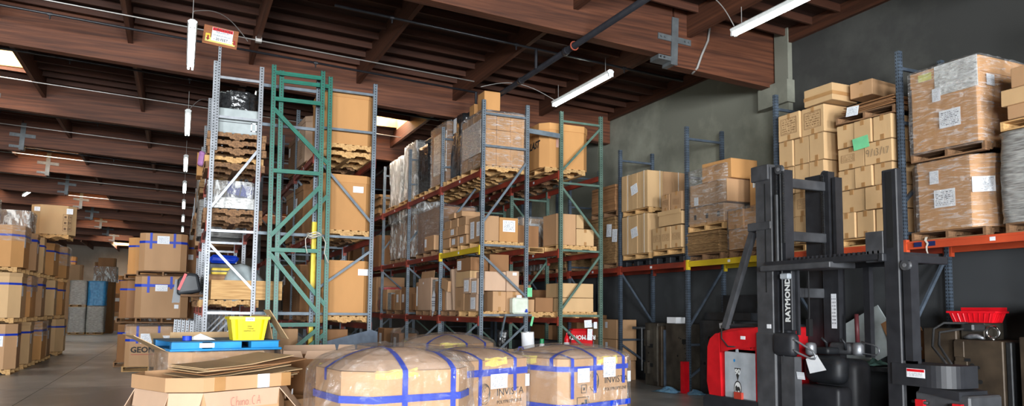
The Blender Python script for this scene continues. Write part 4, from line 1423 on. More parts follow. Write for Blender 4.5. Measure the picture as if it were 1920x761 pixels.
for k, (y, h, a) in enumerate(((15.62, .95, 6), (15.85, .95, 10), (16.3, .62, 4))):
    o = obj('leaning_cardboard', MB().cbox(-.25, .25, -.06, .06, 0, h, .006, .006), M['card_p'], None, (5.9, y, 1.585), (R_(-a), 0, 0))
    tag(o, 'flattened carton leaning in the first low bay, %s from the near post' % ORD[k], 'cardboard', 'leaning cardboard in the first low bay')
carton(5.58, 5.8, 16.02, 16.5, 2.05, 2.3, 'small brown carton tilted on the leaning cardboard', 'card', 0, None, tilt=(R_(12), 0))
# hanging white tag sheet
tag(obj('paper_note', MB().add([(0, -.12, .24), (0, .0, .34), (0, .16, .14), (0, .09, -.3), (0, -.1, -.14)], [(0, 1, 2, 3, 4)]), M['sheet'], None, (5.49, 16.75, 1.72)), 'crumpled white sheet hanging at the post in the low level', 'note')
pallet(6.1, 17.95, 1.45, 'wooden pallet under the tall pale carton, second low bay', Q, 'old')
o = carton(5.6, 6.1, 17.3, 18.35, 1.58, 2.38, 'tall pale open carton with a flap up in the second low bay', 'card_p', 0, None, (('l', -.1, .68, .06, .05, M['paper']),))
obj('flap', MB().box(-.26, -.25, -.5, .55, .78, .96), M['card'], o, rot=(0, R_(6), 0))
for k, (y0, y1, h, m_) in enumerate(((16.75, 17.05, .7, 'card_d'), (17.06, 17.28, .75, 'greywrap'), (18.4, 18.62, .72, 'card'), (18.64, 18.95, .45, 'card_d'))):
    carton(5.62, 6.0, y0, y1, 1.58, 1.58 + h, ['brown carton at the near side of the tall pale carton', 'silver wrapped carton beside the tall pale carton', 'narrow carton with a long white strip left of the tall pale carton', 'low brown carton at the left end of the second low bay'][k], m_, 0, None, (('l', 0, h * .5, .12, h * .7, M['paper']),) if k == 2 else ())
pallet(6.1, 20.6, 1.45, 'wooden pallet in the third low bay', Q, 'old', sx=1.6)
for k, (y0, y1, h, m_) in enumerate(((19.55, 19.95, .62, 'card_d'), (20.05, 20.6, .55, 'card'), (20.7, 21.0, .45, 'card_d'), (21.05, 21.4, .5, 'greywrap'), (21.5, 22.0, .6, 'card'))):
    carton(5.6, 6.05, y0, y1, 1.58, 1.58 + h, ['brown carton beside the post in the third low bay', 'brown carton with a white label in the third low bay', 'small brown carton left of the labelled one in the third low bay', 'silver wrapped carton in the third low bay', 'brown carton at the far end of the third low bay'][k], m_, 0, None, (('l', 0, .32, .2, .22, M['sheet']),) if k in (0, 1) else ())
wrapped(6.0, 22.4, 1.58, .7, .6, .7, 'load in pinkish red film at the far low bay', 'redfilm' if 'redfilm' in M else 'wrap', seed=66, core='red_pl', rough=.06)
for k, y in enumerate((23.6, 25.8, 28.2)):
    carton(5.6, 6.5, y - .8, y + .8, 1.5, 2.6, 'brown carton load in the far low bays of the middle rack, %s' % ORD[k], 'card', 0, None)
# low level, right rack
pallet(7.9, 14.72, 1.45, 'wooden pallet at the near end of the sage rack, low level', Q, 'wood')
carton(7.52, 8.32, 14.15, 14.85, 1.58, 1.88, 'wide brown carton on the low level of the sage rack, lower of two', 'card_l', 0, None)
carton(7.5, 8.32, 14.15, 14.85, 1.89, 2.2, 'wide brown carton on the low level of the sage rack, upper of two', 'card_l', 0, None)
pallet(7.0, 14.8, 1.45, 'wooden pallet end between the two middle racks, low level', Q, 'sq')
carton(6.72, 6.95, 14.3, 14.9, 1.57, 1.84, 'brown carton low between the racks, left', 'card', 0, None)
carton(6.98, 7.4, 14.3, 14.9, 1.57, 1.88, 'brown carton low between the racks, right', 'card_d', 0, None)
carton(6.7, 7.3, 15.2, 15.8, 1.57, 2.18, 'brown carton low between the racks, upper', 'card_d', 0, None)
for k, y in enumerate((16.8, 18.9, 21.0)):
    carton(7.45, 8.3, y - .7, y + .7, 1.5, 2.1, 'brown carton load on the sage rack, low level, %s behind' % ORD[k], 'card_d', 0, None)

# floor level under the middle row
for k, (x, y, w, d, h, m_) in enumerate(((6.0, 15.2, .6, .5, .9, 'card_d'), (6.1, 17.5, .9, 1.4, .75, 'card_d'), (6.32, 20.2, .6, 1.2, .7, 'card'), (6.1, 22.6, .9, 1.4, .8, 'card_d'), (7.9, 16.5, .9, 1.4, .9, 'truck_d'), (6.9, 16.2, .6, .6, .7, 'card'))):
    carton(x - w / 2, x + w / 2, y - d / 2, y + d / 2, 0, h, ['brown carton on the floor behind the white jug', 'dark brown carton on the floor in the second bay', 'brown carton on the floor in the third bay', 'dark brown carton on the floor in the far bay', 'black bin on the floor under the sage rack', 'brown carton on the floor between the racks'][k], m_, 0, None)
for k, (x, y, h) in enumerate(((5.45, 19.9, .95), (5.4, 21.3, 1.05))):
    o = carton(x, x + .5, y - .35, y + .35, 0, h, 'floor carton by the far posts, %s' % ['in a clear bag with a white sheet', 'upright with white stickers'][k], 'card_d', 0, None, (('l', -.05, h * .72, .26, .3, M['sheet']),))
    if k == 0:
        bag(o, .5, .7, .05, 0, h + .02, .1, M['film'], .08, 71)
wrapped(6.2, 14.25, .55, .2, .14, .62, 'black plastic bag hanging below the near end of the middle rack', 'darkwrap', seed=73, rough=.03, cat='plastic bag', name='plastic_bag')
t = tag(obj('truck_cover', MB().cbox(-.27, .27, -.12, .12, 0, .42, .05), M['truck_r'], None, (8.0, 14.15, .8)), 'red cover with upside-down white lettering on the floor under the sage rack', 'cover')
text('RAYMOND', .13, t, (-.02, -.1225, .24), (R_(90), R_(180), 0), M['white'], bold=.004)
tag(obj('storage_shelf', MB().box(7.5, 8.3, 13.95, 14.6, .76, .795).box(7.52, 7.56, 13.97, 14.6, 0, .76).box(8.24, 8.28, 13.97, 14.6, 0, .76), M['steel_d']), 'dark low shelf carrying the red cover', 'shelf')
tag(obj('fire_extinguisher', MB().lathe([(.05, 0), (.055, .02), (.055, .3), (.03, .36), (.015, .38), (.015, .42)], 12), M['red_pl'], None, (7.5, 13.86, .72)), 'small red fire extinguisher on the sage post', 'extinguisher')
e = C.objects['fire_extinguisher']
obj('label_band', MB().lathe([(.0565, .08), (.0565, .22)], 12), M['paper'], e)
obj('handle', MB().bar((0, 0, .42), (.09, -.02, .47), .02, .015).bar((0, 0, .41), (.09, -.02, .39), .02, .012), M['black_pl'], e)
obj('hose', MB().tube([(.01, -.02, .4), (.08, -.04, .35), (.07, -.05, .2)], .01, 6), M['rubber'], e)
# jug, tags, on the near end
t = thing('plastic_jug', 'translucent white plastic jug with a blue tap on the rack end', 'jug', (6.38, 13.85, 1.53))
obj('body', MB().cbox(-.18, .18, -.1, .1, 0, .33, .03), make('milky_plastic', srgb(220, 226, 214), srgb(200, 208, 190), rough=.35), t)
obj('cap', MB().lathe([(.06, .33), (.06, .37), (.05, .385)], 12), M['paper'], t)
obj('tap', MB().bar((.1, -.1, .05), (.1, -.17, .05), .035, .035).bar((.1, -.15, .05), (.1, -.15, .1), .03, .02), M['tape_b'], t)
tag(obj('jug_shelf', MB().box(6.0, 6.6, 13.7, 13.98, 1.49, 1.525).bar((6.02, 13.72, 1.49), (6.02, 13.96, 1.05), .03, .03), M['br_grey']), 'small grey shelf bracket carrying the white jug', 'shelf')
for k, (x, z, h_, a) in enumerate(((6.66, 1.98, .19, 0), (6.72, 1.38, .2, 14))):
    tag(obj('green_tag', MB().box(-.055 + .03 * k, .055 - .03 * k, -.001, .001, -h_ / 2, h_ / 2), M['green_tag'], None, (x, 13.93, z), (0, R_(a), 0)), '%s green paper tag on the post by the jug' % ['upper', 'lower narrow'][k], 'tag')
for k, (x, z, w, h_) in enumerate(((8.06, 1.33, .18, .16), (8.24, 1.3, .08, .14), (8.1, 1.1, .12, .24))):
    tag(obj('paper_tag', MB().box(-w / 2, w / 2, -.001, .001, -h_ / 2, h_ / 2), M['sheet'], None, (x, 13.93 - k * .004, z), (0, R_(-4 + 3 * k), 0)), ['white tag with a blue clip hanging on the sage rack', 'small narrow white tag on the sage rack', 'long white tag hanging lowest on the sage rack'][k], 'tag')

# ------------------------------------------------------------------ left double row
# right half: three big cartons above one another
for k, (z, h, n) in enumerate(((1.33, 1.04, 'lowest'), (2.96, 1.06, 'middle'), (4.62, 1.04, 'topmost'))):
    pallet(2.86, 14.68, z, 'wooden pallet under the %s big carton behind the grey frame' % n, Q, 'wood')
    gaylord(2.82, 14.68, z + .135, 'big plain brown carton on the grey rack, %s of the three' % n, 1.0, 1.1, h, .1, 0, 'card_o', .12 if k != 1 else .14,
            sheets=(('f', .24 if k else .38, h * (.75 if k == 1 else .8), .2, .12, M['sheet']),) if k != 2 else (('r', -.3, .8, .15, .2),))
pallet(2.86, 14.72, 4.485, 'second wooden pallet below the topmost big carton', Q, 'wood')
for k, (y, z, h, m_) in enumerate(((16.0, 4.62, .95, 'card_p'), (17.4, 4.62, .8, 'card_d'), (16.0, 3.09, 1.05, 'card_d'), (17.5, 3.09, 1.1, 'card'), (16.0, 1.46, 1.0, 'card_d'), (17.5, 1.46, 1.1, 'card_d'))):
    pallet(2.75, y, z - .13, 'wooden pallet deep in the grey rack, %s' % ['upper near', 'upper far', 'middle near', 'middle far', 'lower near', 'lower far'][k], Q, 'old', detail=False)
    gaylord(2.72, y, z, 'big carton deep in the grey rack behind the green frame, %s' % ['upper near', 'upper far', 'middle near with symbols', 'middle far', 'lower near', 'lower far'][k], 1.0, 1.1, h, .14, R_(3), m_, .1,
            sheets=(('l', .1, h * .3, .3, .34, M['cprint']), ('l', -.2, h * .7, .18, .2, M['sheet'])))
# floor level right half
tag(obj('slate_panel', MB().prism([(-.45, 0), (.62, 0), (.62, .62), (.5, .66), (-.45, .42)], -.01, .01, Matrix(((1, 0, 0, 0), (0, 0, 1, 0), (0, 1, 0, 0), (0, 0, 0, 1)))), M['slate'], None, (2.85, 13.9, .55), (R_(-6), 0, 0)), 'dark slate-blue sheet panel leaning low against the grey frame', 'panel')
tag(obj('storage_shelf', MB().box(2.3, 3.4, 13.86, 14.3, .5, .55).box(2.35, 2.4, 13.9, 14.3, 0, .5).box(3.3, 3.35, 13.9, 14.3, 0, .5), M['steel_d']), 'dark low shelf behind the slate panel', 'shelf')
carton(2.45, 3.0, 14.4, 15.0, 0, 1.2, 'brown carton on the floor behind the slate panel, right', 'card_d', 0, None)
carton(1.55, 2.05, 14.3, 14.9, 0, 1.22, 'plain brown carton on the floor behind the green frames', 'card', 0, None)
carton(1.35, 1.5, 14.1, 14.28, 0, .95, 'small open brown carton behind the yellow bin', 'card', .1, None)
carton(2.5, 3.1, 15.4, 16.2, 0, .9, 'dark brown carton deep on the floor of the grey rack', 'card_d', 0, None)

# left half
pallet(.82, 14.8, 1.6, 'wooden pallet under the plywood crate in the galvanised rack', Q, 'wood')
t = thing('wooden_crate', 'open plywood crate on the low level of the galvanised rack', 'crate', (1.1, 14.5, 1.74))
for n, b in (('side_board', (-.6, .6, -.5, -.47, 0, .34)), ('side_board', (-.6, .6, .47, .5, 0, .34)), ('end_board', (-.6, -.57, -.47, .47, 0, .34)), ('end_board', (.57, .6, -.47, .47, 0, .34)), ('crate_floor', (-.57, .57, -.47, .47, 0, .02))):
    obj(n, MB().box(*b), M['wood'], t)
t = thing('dust_hood', 'pale grey plastic hood machine standing in the plywood crate', 'machine part', (1.12, 14.5, 1.77))
obj('hood', MB().lathe([(.4, .0), (.38, .25), (.3, .42), (.2, .56), (.08, .64)], 20), make('pale_hood', srgb(176, 186, 188), srgb(150, 160, 162), rough=.4), t, rot=(0, R_(-14), 0), smooth=True)
obj('rim', MB().lathe([(.43, .1), (.43, .14), (.4, .15)], 20), make('pale_hood_rim', srgb(200, 206, 206), rough=.4), t, rot=(0, R_(-14), 0), smooth=True)
t = tag(obj('yellow_box', MB().cbox(-.2, .2, -.2, .2, 0, .12, .01).cbox(-.17, -.05, -.21, -.2, .02, .1, .003), M['beam_y'], None, (.72, 14.75, 2.2)), 'yellow and black equipment case in the galvanised rack', 'case')
obj('black_trim', MB().box(-.21, .21, -.215, -.205, .045, .07), M['black_pl'], t)
tag(obj('crate_board', MB().cbox(-.28, .28, -.25, .25, 0, .16, .01), M['wood_d'], None, (.72, 14.75, 2.04)), 'old wooden block under the yellow case', 'block')
t = tag(obj('blue_tarp_bundle', MB().cbox(-.25, .25, -.25, .25, 0, .16, .05, .02), M['tape_b'], None, (.75, 15.3, 2.44)), 'blue plastic bundle at the back of the low crate level', 'bundle')
tag(obj('equipment_case', MB().cbox(-.27, .27, -.3, .3, 0, .4, .02), M['steel_d'], None, (.75, 15.3, 2.03)), 'dark case under the blue bundle', 'case')
# middle level: blue bin under silver film
pallet(.82, 14.75, 3.1, 'old pallet under the silver film bundle in the galvanised rack', Q, 'old')
pallet(.82, 14.75, 3.235, 'second old pallet directly under the silver film bundle', Q, 'old')
wrapped(.82, 14.5, 3.37, .78, .8, .2, 'crumpled silver film bundle on the old pallets', 'foil', seed=81, rough=.05)
t = thing('blue_bin', 'dark blue plastic bin tilted in the clear film, galvanised rack', 'bin', (.92, 14.45, 3.62), 0, None, rot=(R_(-8), R_(10), 0))
bn = MB()
for k in range(8):
    pass
bn.prism([(-.22, -.15), (.22, -.15), (.22, .15), (-.22, .15)], 0, .2)
obj('body', bn, make('navy_plastic', srgb(44, 58, 150), srgb(34, 46, 128), rough=.4), t)
obj('rib', MB().box(-.01, .01, -.16, -.15, 0, .2), M['black_pl'], t)
obj('rim', MB().prism([(-.24, -.17), (.24, -.17), (.24, .17), (-.24, .17)], .18, .21), make('navy_plastic_rim', srgb(52, 66, 160), rough=.4), t)
wrapped(.78, 14.5, 3.57, .74, .78, .3, 'clear film draped round the blue bin', 'wrap_m', seed=83, cat='plastic film', name='stretch_film', rough=.06)
# upper level: pile of pallets, grey cabinet, black wrapped machine
for k in range(5):
    pallet(.82 + random.uniform(-.02, .02), 14.62, 4.05 + k * .138, 'old wooden pallet in the tall pile under the grey cabinet, %s' % ['lowest', 'second from below', 'third from below', 'fourth from below', 'topmost'][k], Q + R_(random.uniform(-2, 2)), 'old' if k != 1 else 'sq', mt=M['wood_d'] if k != 1 else M['wood'])
t = thing('grey_cabinet', 'pale grey sheet-metal cabinet lying on the pile of pallets', 'cabinet', (.84, 14.5, 4.75))
obj('body', MB().cbox(-.36, .36, -.35, .35, 0, .46, .015), M['grey_box'], t)
obj('panel_seam', MB().box(-.361, .361, -.353, -.349, .2, .212), M['steel_d'], t)
obj('handle', MB().box(.22, .245, -.375, -.35, .06, .22).box(.3, .325, -.375, -.35, .06, .22).box(.22, .325, -.375, -.35, .2, .225).box(.22, .325, -.375, -.35, .055, .08), M['paper'], t)
t = wrapped(.86, 14.55, 5.21, .66, .6, .36, 'bundle in shiny black film on top of the grey cabinet', 'darkwrap', seed=85, rough=.05, c=.2)
obj('spout', MB().tube([(.28, -.1, .3), (.3, -.1, .45), (.36, -.1, .47)], .03, 8), M['chrome'], t)

# aisle side of the galvanised rack, receding
pk = 0
for i in range(1, 12):
    for z in (1.6, 3.1, 4.05):
        y = LYS[i] + 1.3
        kind = (i * 3 + int(z)) % 4
        n = '%s bay from the near end, %s level' % (ORD[i] if i < 10 else ['eleventh', 'twelfth'][i - 10], {1.6: 'low', 3.1: 'middle', 4.05: 'upper'}[z])
        if kind == 0:
            for q in range(3):
                pallet(.78, y, z + q * .14, 'old pallet in a pile, %s, galvanised rack, %s' % (n, ['bottom', 'middle', 'top'][q]), Q, 'old', detail=False, group='pallets in the far bays of the galvanised rack')
        elif kind == 1:
            carton(.3, 1.2, y - .7, y + .7, z + .02, z + .85, 'brown carton load, %s, galvanised rack' % n, 'card', 0, None, group='cartons in the far bays of the galvanised rack')
        elif kind == 2:
            wrapped(.78, y, z + .02, .95, 1.4, .8, 'grey film-wrapped load, %s, galvanised rack' % n, 'greywrap', seed=90 + i, group='wrapped loads in the far bays of the galvanised rack')
        else:
            flats(.78, y, z + .02, .95, 1.4, .7, 'pile of flattened cartons, %s, galvanised rack' % n, 6, jit=.05, group='flats in the far bays of the galvanised rack')
# things poking out into the aisle by the first posts
carton(.22, .6, 17.0, 17.6, 4.4, 4.9, 'orange-brown carton poking out beside the upper galvanised post', 'card_o', 0, None)
tag(obj('pink_bundle', MB().cbox(-.07, .07, -.12, .12, 0, .3, .03, .01), make('pink_wrap', srgb(206, 150, 206), srgb(180, 120, 180), rough=.4), None, (.28, 16.5, 4.52), (0, R_(6), 0)), 'small pink wrapped bundle poking out at the upper galvanised post', 'bundle')
t = thing('grey_shroud', 'dark grey moulded plastic shroud hanging out beside the galvanised post', 'machine part', (.2, 15.9, 1.85), 0, None, rot=(0, R_(-12), 0))
sb_ = obj('body', MB().prism([(-.25, .02), (.2, 0), (.2, .36), (.02, .42), (-.18, .34)], -.3, .3, Matrix(((1, 0, 0, 0), (0, 0, 1, 0), (0, 1, 0, 0), (0, 0, 0, 1)))), make('shroud_grey', srgb(50, 53, 58), srgb(38, 41, 45), rough=.45), t)
sb_.modifiers.new('bevel', 'BEVEL').width = .06
sb_.modifiers[0].segments = 3
obj('tongue', MB().prism([(-.36, -.1), (-.22, -.12), (-.12, .3), (-.22, .34)], -.06, .06, Matrix(((1, 0, 0, 0), (0, 0, 1, 0), (0, 1, 0, 0), (0, 0, 0, 1)))), make('shroud_light', srgb(120, 124, 128), rough=.5), t)
obj('red_strip', MB().bar((-.2, -.31, .12), (-.02, -.31, .4), .02, .05), M['red_pl'], t)
tag(obj('shroud_shelf', MB().box(.02, .5, 15.5, 16.3, 1.8, 1.84), M['wood_d']), 'old wooden board carrying the grey shroud beside the galvanised post', 'board')
for k in range(5):
    tag(obj('spare_post', post_mesh(1.35, .8), M['post_gal'], None, (.2 - k * .07, 15.0 + k * .35, .0), (0, R_(1.5), 0)), 'short punched steel post standing against the galvanised rack, %s from the rack' % ORD[k], 'post', 'short spare posts')

# ------------------------------------------------------------------ stacks along the left aisle
M['sym'] = make('brown_ink', srgb(110, 80, 54), rough=.7)
sy_ = MB()
for q in range(3):
    z0 = q * .17
    for a_ in ((0, .22, z0, z0 + .008), (0, .22, z0 + .142, z0 + .15), (0, .008, z0, z0 + .15), (.212, .22, z0, z0 + .15), (.03, .09, z0 + .04, z0 + .1), (.12, .15, z0 + .03, z0 + .12), (.165, .195, z0 + .05, z0 + .1)):
        sy_.box(a_[0], a_[1], -.001, .001, a_[2], a_[3])
sym_m = sy_.mesh('printed_symbols')


def blue_gaylord(x, y, z, label, rz=0, sx=1.1, sy=1.1, h=1.0, mt='card', v=0, face='f', detail=True):
    sh = [(face, -.12, h * .62, .3, .2, M['sheet'])] if v % 3 else [(face, .2, h * .62, .2, .24, M['sheet'])]
    sh += [('r', -.3, h * .6, .16, .24, M['sheet'])]
    if v % 2:
        pass
    g_ = gaylord(x, y, z, label, sx, sy, h, .22, rz, mt, .08 if v % 2 else 0, sheets=sh, bands=[(h * .76, .05)] if v % 4 != 3 else [(h * .82, .06)], strips=[('f', -.22 + .1 * (v % 3), .3)] if detail else [])
    if detail and v % 3 != 1:
        obj('printed_symbols', sym_m, M['sym'], g_, (-.2 + .3 * (v % 2), -sy / 2 - .021, h * .12))
    if detail and v % 4 == 2:
        bag(g_, sx, sy, .22, h * .62, h - .01, .0, M['wrap'], .025, 300 + v, n=64)
    return g_




YL = [20.95, 22.55, 24.15, 25.75, 28.3]
for k, y in enumerate(YL):
    for l in range(3):
        if l == 2 and k == 4:
            continue
        nm = '%s stack from the camera in left aisle row, %s' % (ORD[k], ['bottom', 'middle', 'top'][l])
        zz = l * 1.18
        pallet(-3.98, y, zz, 'wooden pallet of the %s' % nm, Q, 'sq', detail=(k < 2), group='pallets of the left aisle stacks')
        jx = random.uniform(-.06, .06)
        blue_gaylord(-3.98 + jx, y + random.uniform(-.05, .05), zz + .125, 'blue-taped bulk carton, %s' % nm, R_(random.uniform(-5, 5)), h=1.04 if l < 2 else .98 - .05 * (k % 2), v=k + l, mt=['card', 'card_l', 'card_o'][(k + l) % 3])['group'] = 'blue-taped bulk cartons of the left aisle row'
g = gaylord(-3.95, 28.3, 2.49, 'film-topped bulk carton with blue tape on the last stack of left aisle row', 1.1, 1.1, 1.0, .22, 0, 'card_o', 0, bands=[(.8, .05)], sheets=(('f', .25, .8, .2, .22, M['sheet']),))
bag(g, 1.1, 1.1, .22, .4, 1.0, .05, M['wrap'], .03, 101)
pallet(-3.95, 28.3, 2.36, 'wooden pallet under the film-topped carton of the last left stack', Q, 'sq', detail=False)
pallet(-3.5, 25.2, 3.52, 'wooden pallet under the tall plain carton on the left aisle row', Q, 'sq', detail=False)
gaylord(-3.46, 25.2, 3.64, 'tall plain brown carton standing highest on the left aisle row', 1.12, 1.1, .84, .22, R_(8), 'card_l', 0, sheets=(('f', -.42, .7, .14, .12), ('f', .38, .68, .16, .16), ))
obj('printed_symbols', sym_m, M['sym'], C.objects[-1].parent, (.22, -.556, .1))
for k, (x, y, z, h, m_) in enumerate(((-5.1, 21.2, 3.54, .6, 'wrap'), (-4.6, 22.8, 3.5, .5, 'wrap'))):
    wrapped(x + .5, y, z + .02, 1.0, 1.0, h, 'low film-wrapped carton on top of the left aisle row, %s' % ['nearest the camera', 'second from the camera'][k], 'wrap_m', seed=110 + k, core='card_d', rough=.03)
for k, y in enumerate((20.9, 22.6, 24.3, 26.0)):
    for l in range(3):
        blue_gaylord(-5.3, y, l * 1.18 + .01, 'bulk carton in the second file behind the left row, %s stack, %s' % (ORD[k], ['bottom', 'middle', 'top'][l]), 0, h=1.15, v=k + l, detail=False)['group'] = 'bulk cartons of the second file'

# the stack with the printed brand name
pallet(-.62, 21.05, 0, 'pale pallet under the three-high carton stack in the aisle', 0, 'wood')
g = gaylord(-.62, 21.05, .13, 'bulk carton with blue tape and large printed name, bottom of the three-high stack', 1.12, 1.05, .98, .1, R_(2), 'card', 0, sheets=(('f', -.1, .68, .26, .24, M['sheet']), ('f', .32, .7, .24, .1, M['sheet2']), ('f', .2, .44, .1, .06, M['paper'])), bands=[(.64, .06)], strips=[('f', -.3, .42), ('f', .18, .6)])
text('GEON', .19, g, (-.17, -.5445, .4), (R_(90), 0, 0), M['ink'], bold=.006)
tl = obj('tag_line', MB().box(-.42, .1, -.5275, -.526, .285, .297), M['redink'], g)
bag(g, 1.12, 1.05, .1, .8, .99, .06, M['film'], .02, 103)
pallet(-.38, 21.1, 1.19, 'grey old pallet between the bottom and middle carton of the three-high stack', 0, 'old')
gaylord(-.38, 21.1, 1.325, 'brown bulk carton with blue tape, middle of the three-high stack', 1.22, 1.05, 1.02, .16, R_(-4), 'card', .18, sheets=(('f', .0, .74, .28, .16, M['sheet']), ('f', .36, .42, .12, .08, M['paper']), ('f', .36, .28, .1, .1, M['paper'])), bands=[(.8, .07)], strips=[('f', -.3, .4), ('f', .22, .3)])
pallet(-.4, 21.1, 2.36, 'grey old pallet between the middle and top carton of the three-high stack', 0, 'old')
gaylord(-.4, 21.15, 2.5, 'brown bulk carton with blue tape, top of the three-high stack', 1.1, 1.05, .95, .14, R_(-3), 'card', 0, sheets=(('f', .0, .78, .28, .2, M['sheet']),), bands=[(.72, .06)], strips=[('f', -.28, .4), ('f', .26, .36)])
for k, (x, y, z) in enumerate(((.1, 22.5, .14), (.12, 22.5, 1.3), (.12, 22.55, 2.46), (-1.0, 22.6, .14), (-1.0, 22.6, 1.3), (-.85, 22.6, 2.46))):
    pallet(x, y, z - .13, 'old pallet under the %s' % (lb := 'bulk carton behind the three-high stack, %s side, %s' % ('right' if k < 3 else 'left', ['bottom', 'middle', 'top'][k % 3])), 0, 'old', detail=False, sx=.85)
    gaylord(x, y, z, 'brown ' + lb, .9, .95, .98, .18, 0, 'card_d' if k != 5 else 'card_o', 0, bands=[(.75, .05)], sheets=(('f', .1, .5, .16, .14, M['sheet']),))

# far end of the aisle
far = [(-5.05, 48.0, 0.0, 1.0, 1.0, 2.9, 'silver'), (-4.35, 49.2, .0, 1.2, 1.0, 1.55, 'silver2')]
for k, (x, z0, h, w) in enumerate(((-5.15, .13, 1.4, .82), (-5.15, 1.66, 1.35, .82), (-4.25, .13, 1.45, .85))):
    pallet(x, 48.0, z0 - .125, 'pallet under the silvery sack load far down the aisle, %s' % ['bottom', 'upper', 'right'][k], 0, 'sq', detail=False, sx=.75)
    wrapped(x, 48.0, z0, w, 1.0, h, 'silvery film-wrapped sack load far down the aisle, %s' % ['left column, bottom', 'left column, top', 'below the blue load'][k], 'greywrap', seed=120 + k, rough=.04)
wrapped(-4.25, 48.1, 1.62, .85, 1.0, 1.38, 'blue film-wrapped load far down the aisle', 'bluewrap', seed=125, rough=.04)
wrapped(-4.05, 50.2, 3.02, 1.2, 1.0, .9, 'clear film-wrapped load above the blue one far down the aisle', 'wrap_m', seed=126, core='card_d', rough=.04)
gaylord(-4.05, 50.2, 0, 'brown carton column hidden behind the blue load', 1.0, 1.0, 3.0, .1, 0, 'card_d', 0)
gaylord(-4.15, 52.0, 3.1, 'plain brown carton standing highest at the far end', .95, .9, 1.45, .1, 0, 'card_d', 0)
gaylord(-4.15, 52.0, 0, 'dark brown carton column under the highest far carton', 1.0, 1.0, 3.1, .1, 0, 'card_d', 0)
gaylord(-5.75, 50.5, 0, 'brown carton column at the far left behind the silvery loads', .9, 1.0, 4.0, .1, 0, 'card', .1)
for k, (x, y, n) in enumerate(((-3.75, 55.0, 3), (-3.3, 58.0, 3), (-2.0, 62.0, 3), (-.9, 62.0, 3), (-.6, 56.0, 3), (-3.2, 64.5, 4), (.3, 58.0, 3), (-5.2, 62.0, 4), (-6.8, 56.0, 4), (-8.2, 50.0, 4))):
    for l in range(n):
        if k == 2 and l == 0:
            wrapped(x, y, .1, 1.1, 1.0, 1.0, 'pale film-wrapped load on the floor at the far end of the aisle', 'wrap_m', seed=140, core='card_d')
            continue
        gaylord(x, y, l * 1.2 + .02, 'far bulk carton, %s column from the left aisle row, %s layer' % (ORD[k], ROWN[l]), 1.05, 1.0, 1.16, .16, R_(random.uniform(-6, 6)), ['card', 'card_d', 'card_o'][(k + l) % 3], .08, bands=[(.85, .06)] if (k + l) % 3 else [], sheets=(('f', 0, .8, .3, .22, M['paper']),), group='bulk cartons at the far end')

# ------------------------------------------------------------------ foreground bulk cartons under clear film
def dome_z(sx, sy, c, x, y, D):
    r = math.hypot(x, y)
    if r < 1e-6:
        return D
    f = min(1, r / ray_oct(sx, sy, c, math.atan2(y, x)))
    return D * (1 - f ** 2.2)


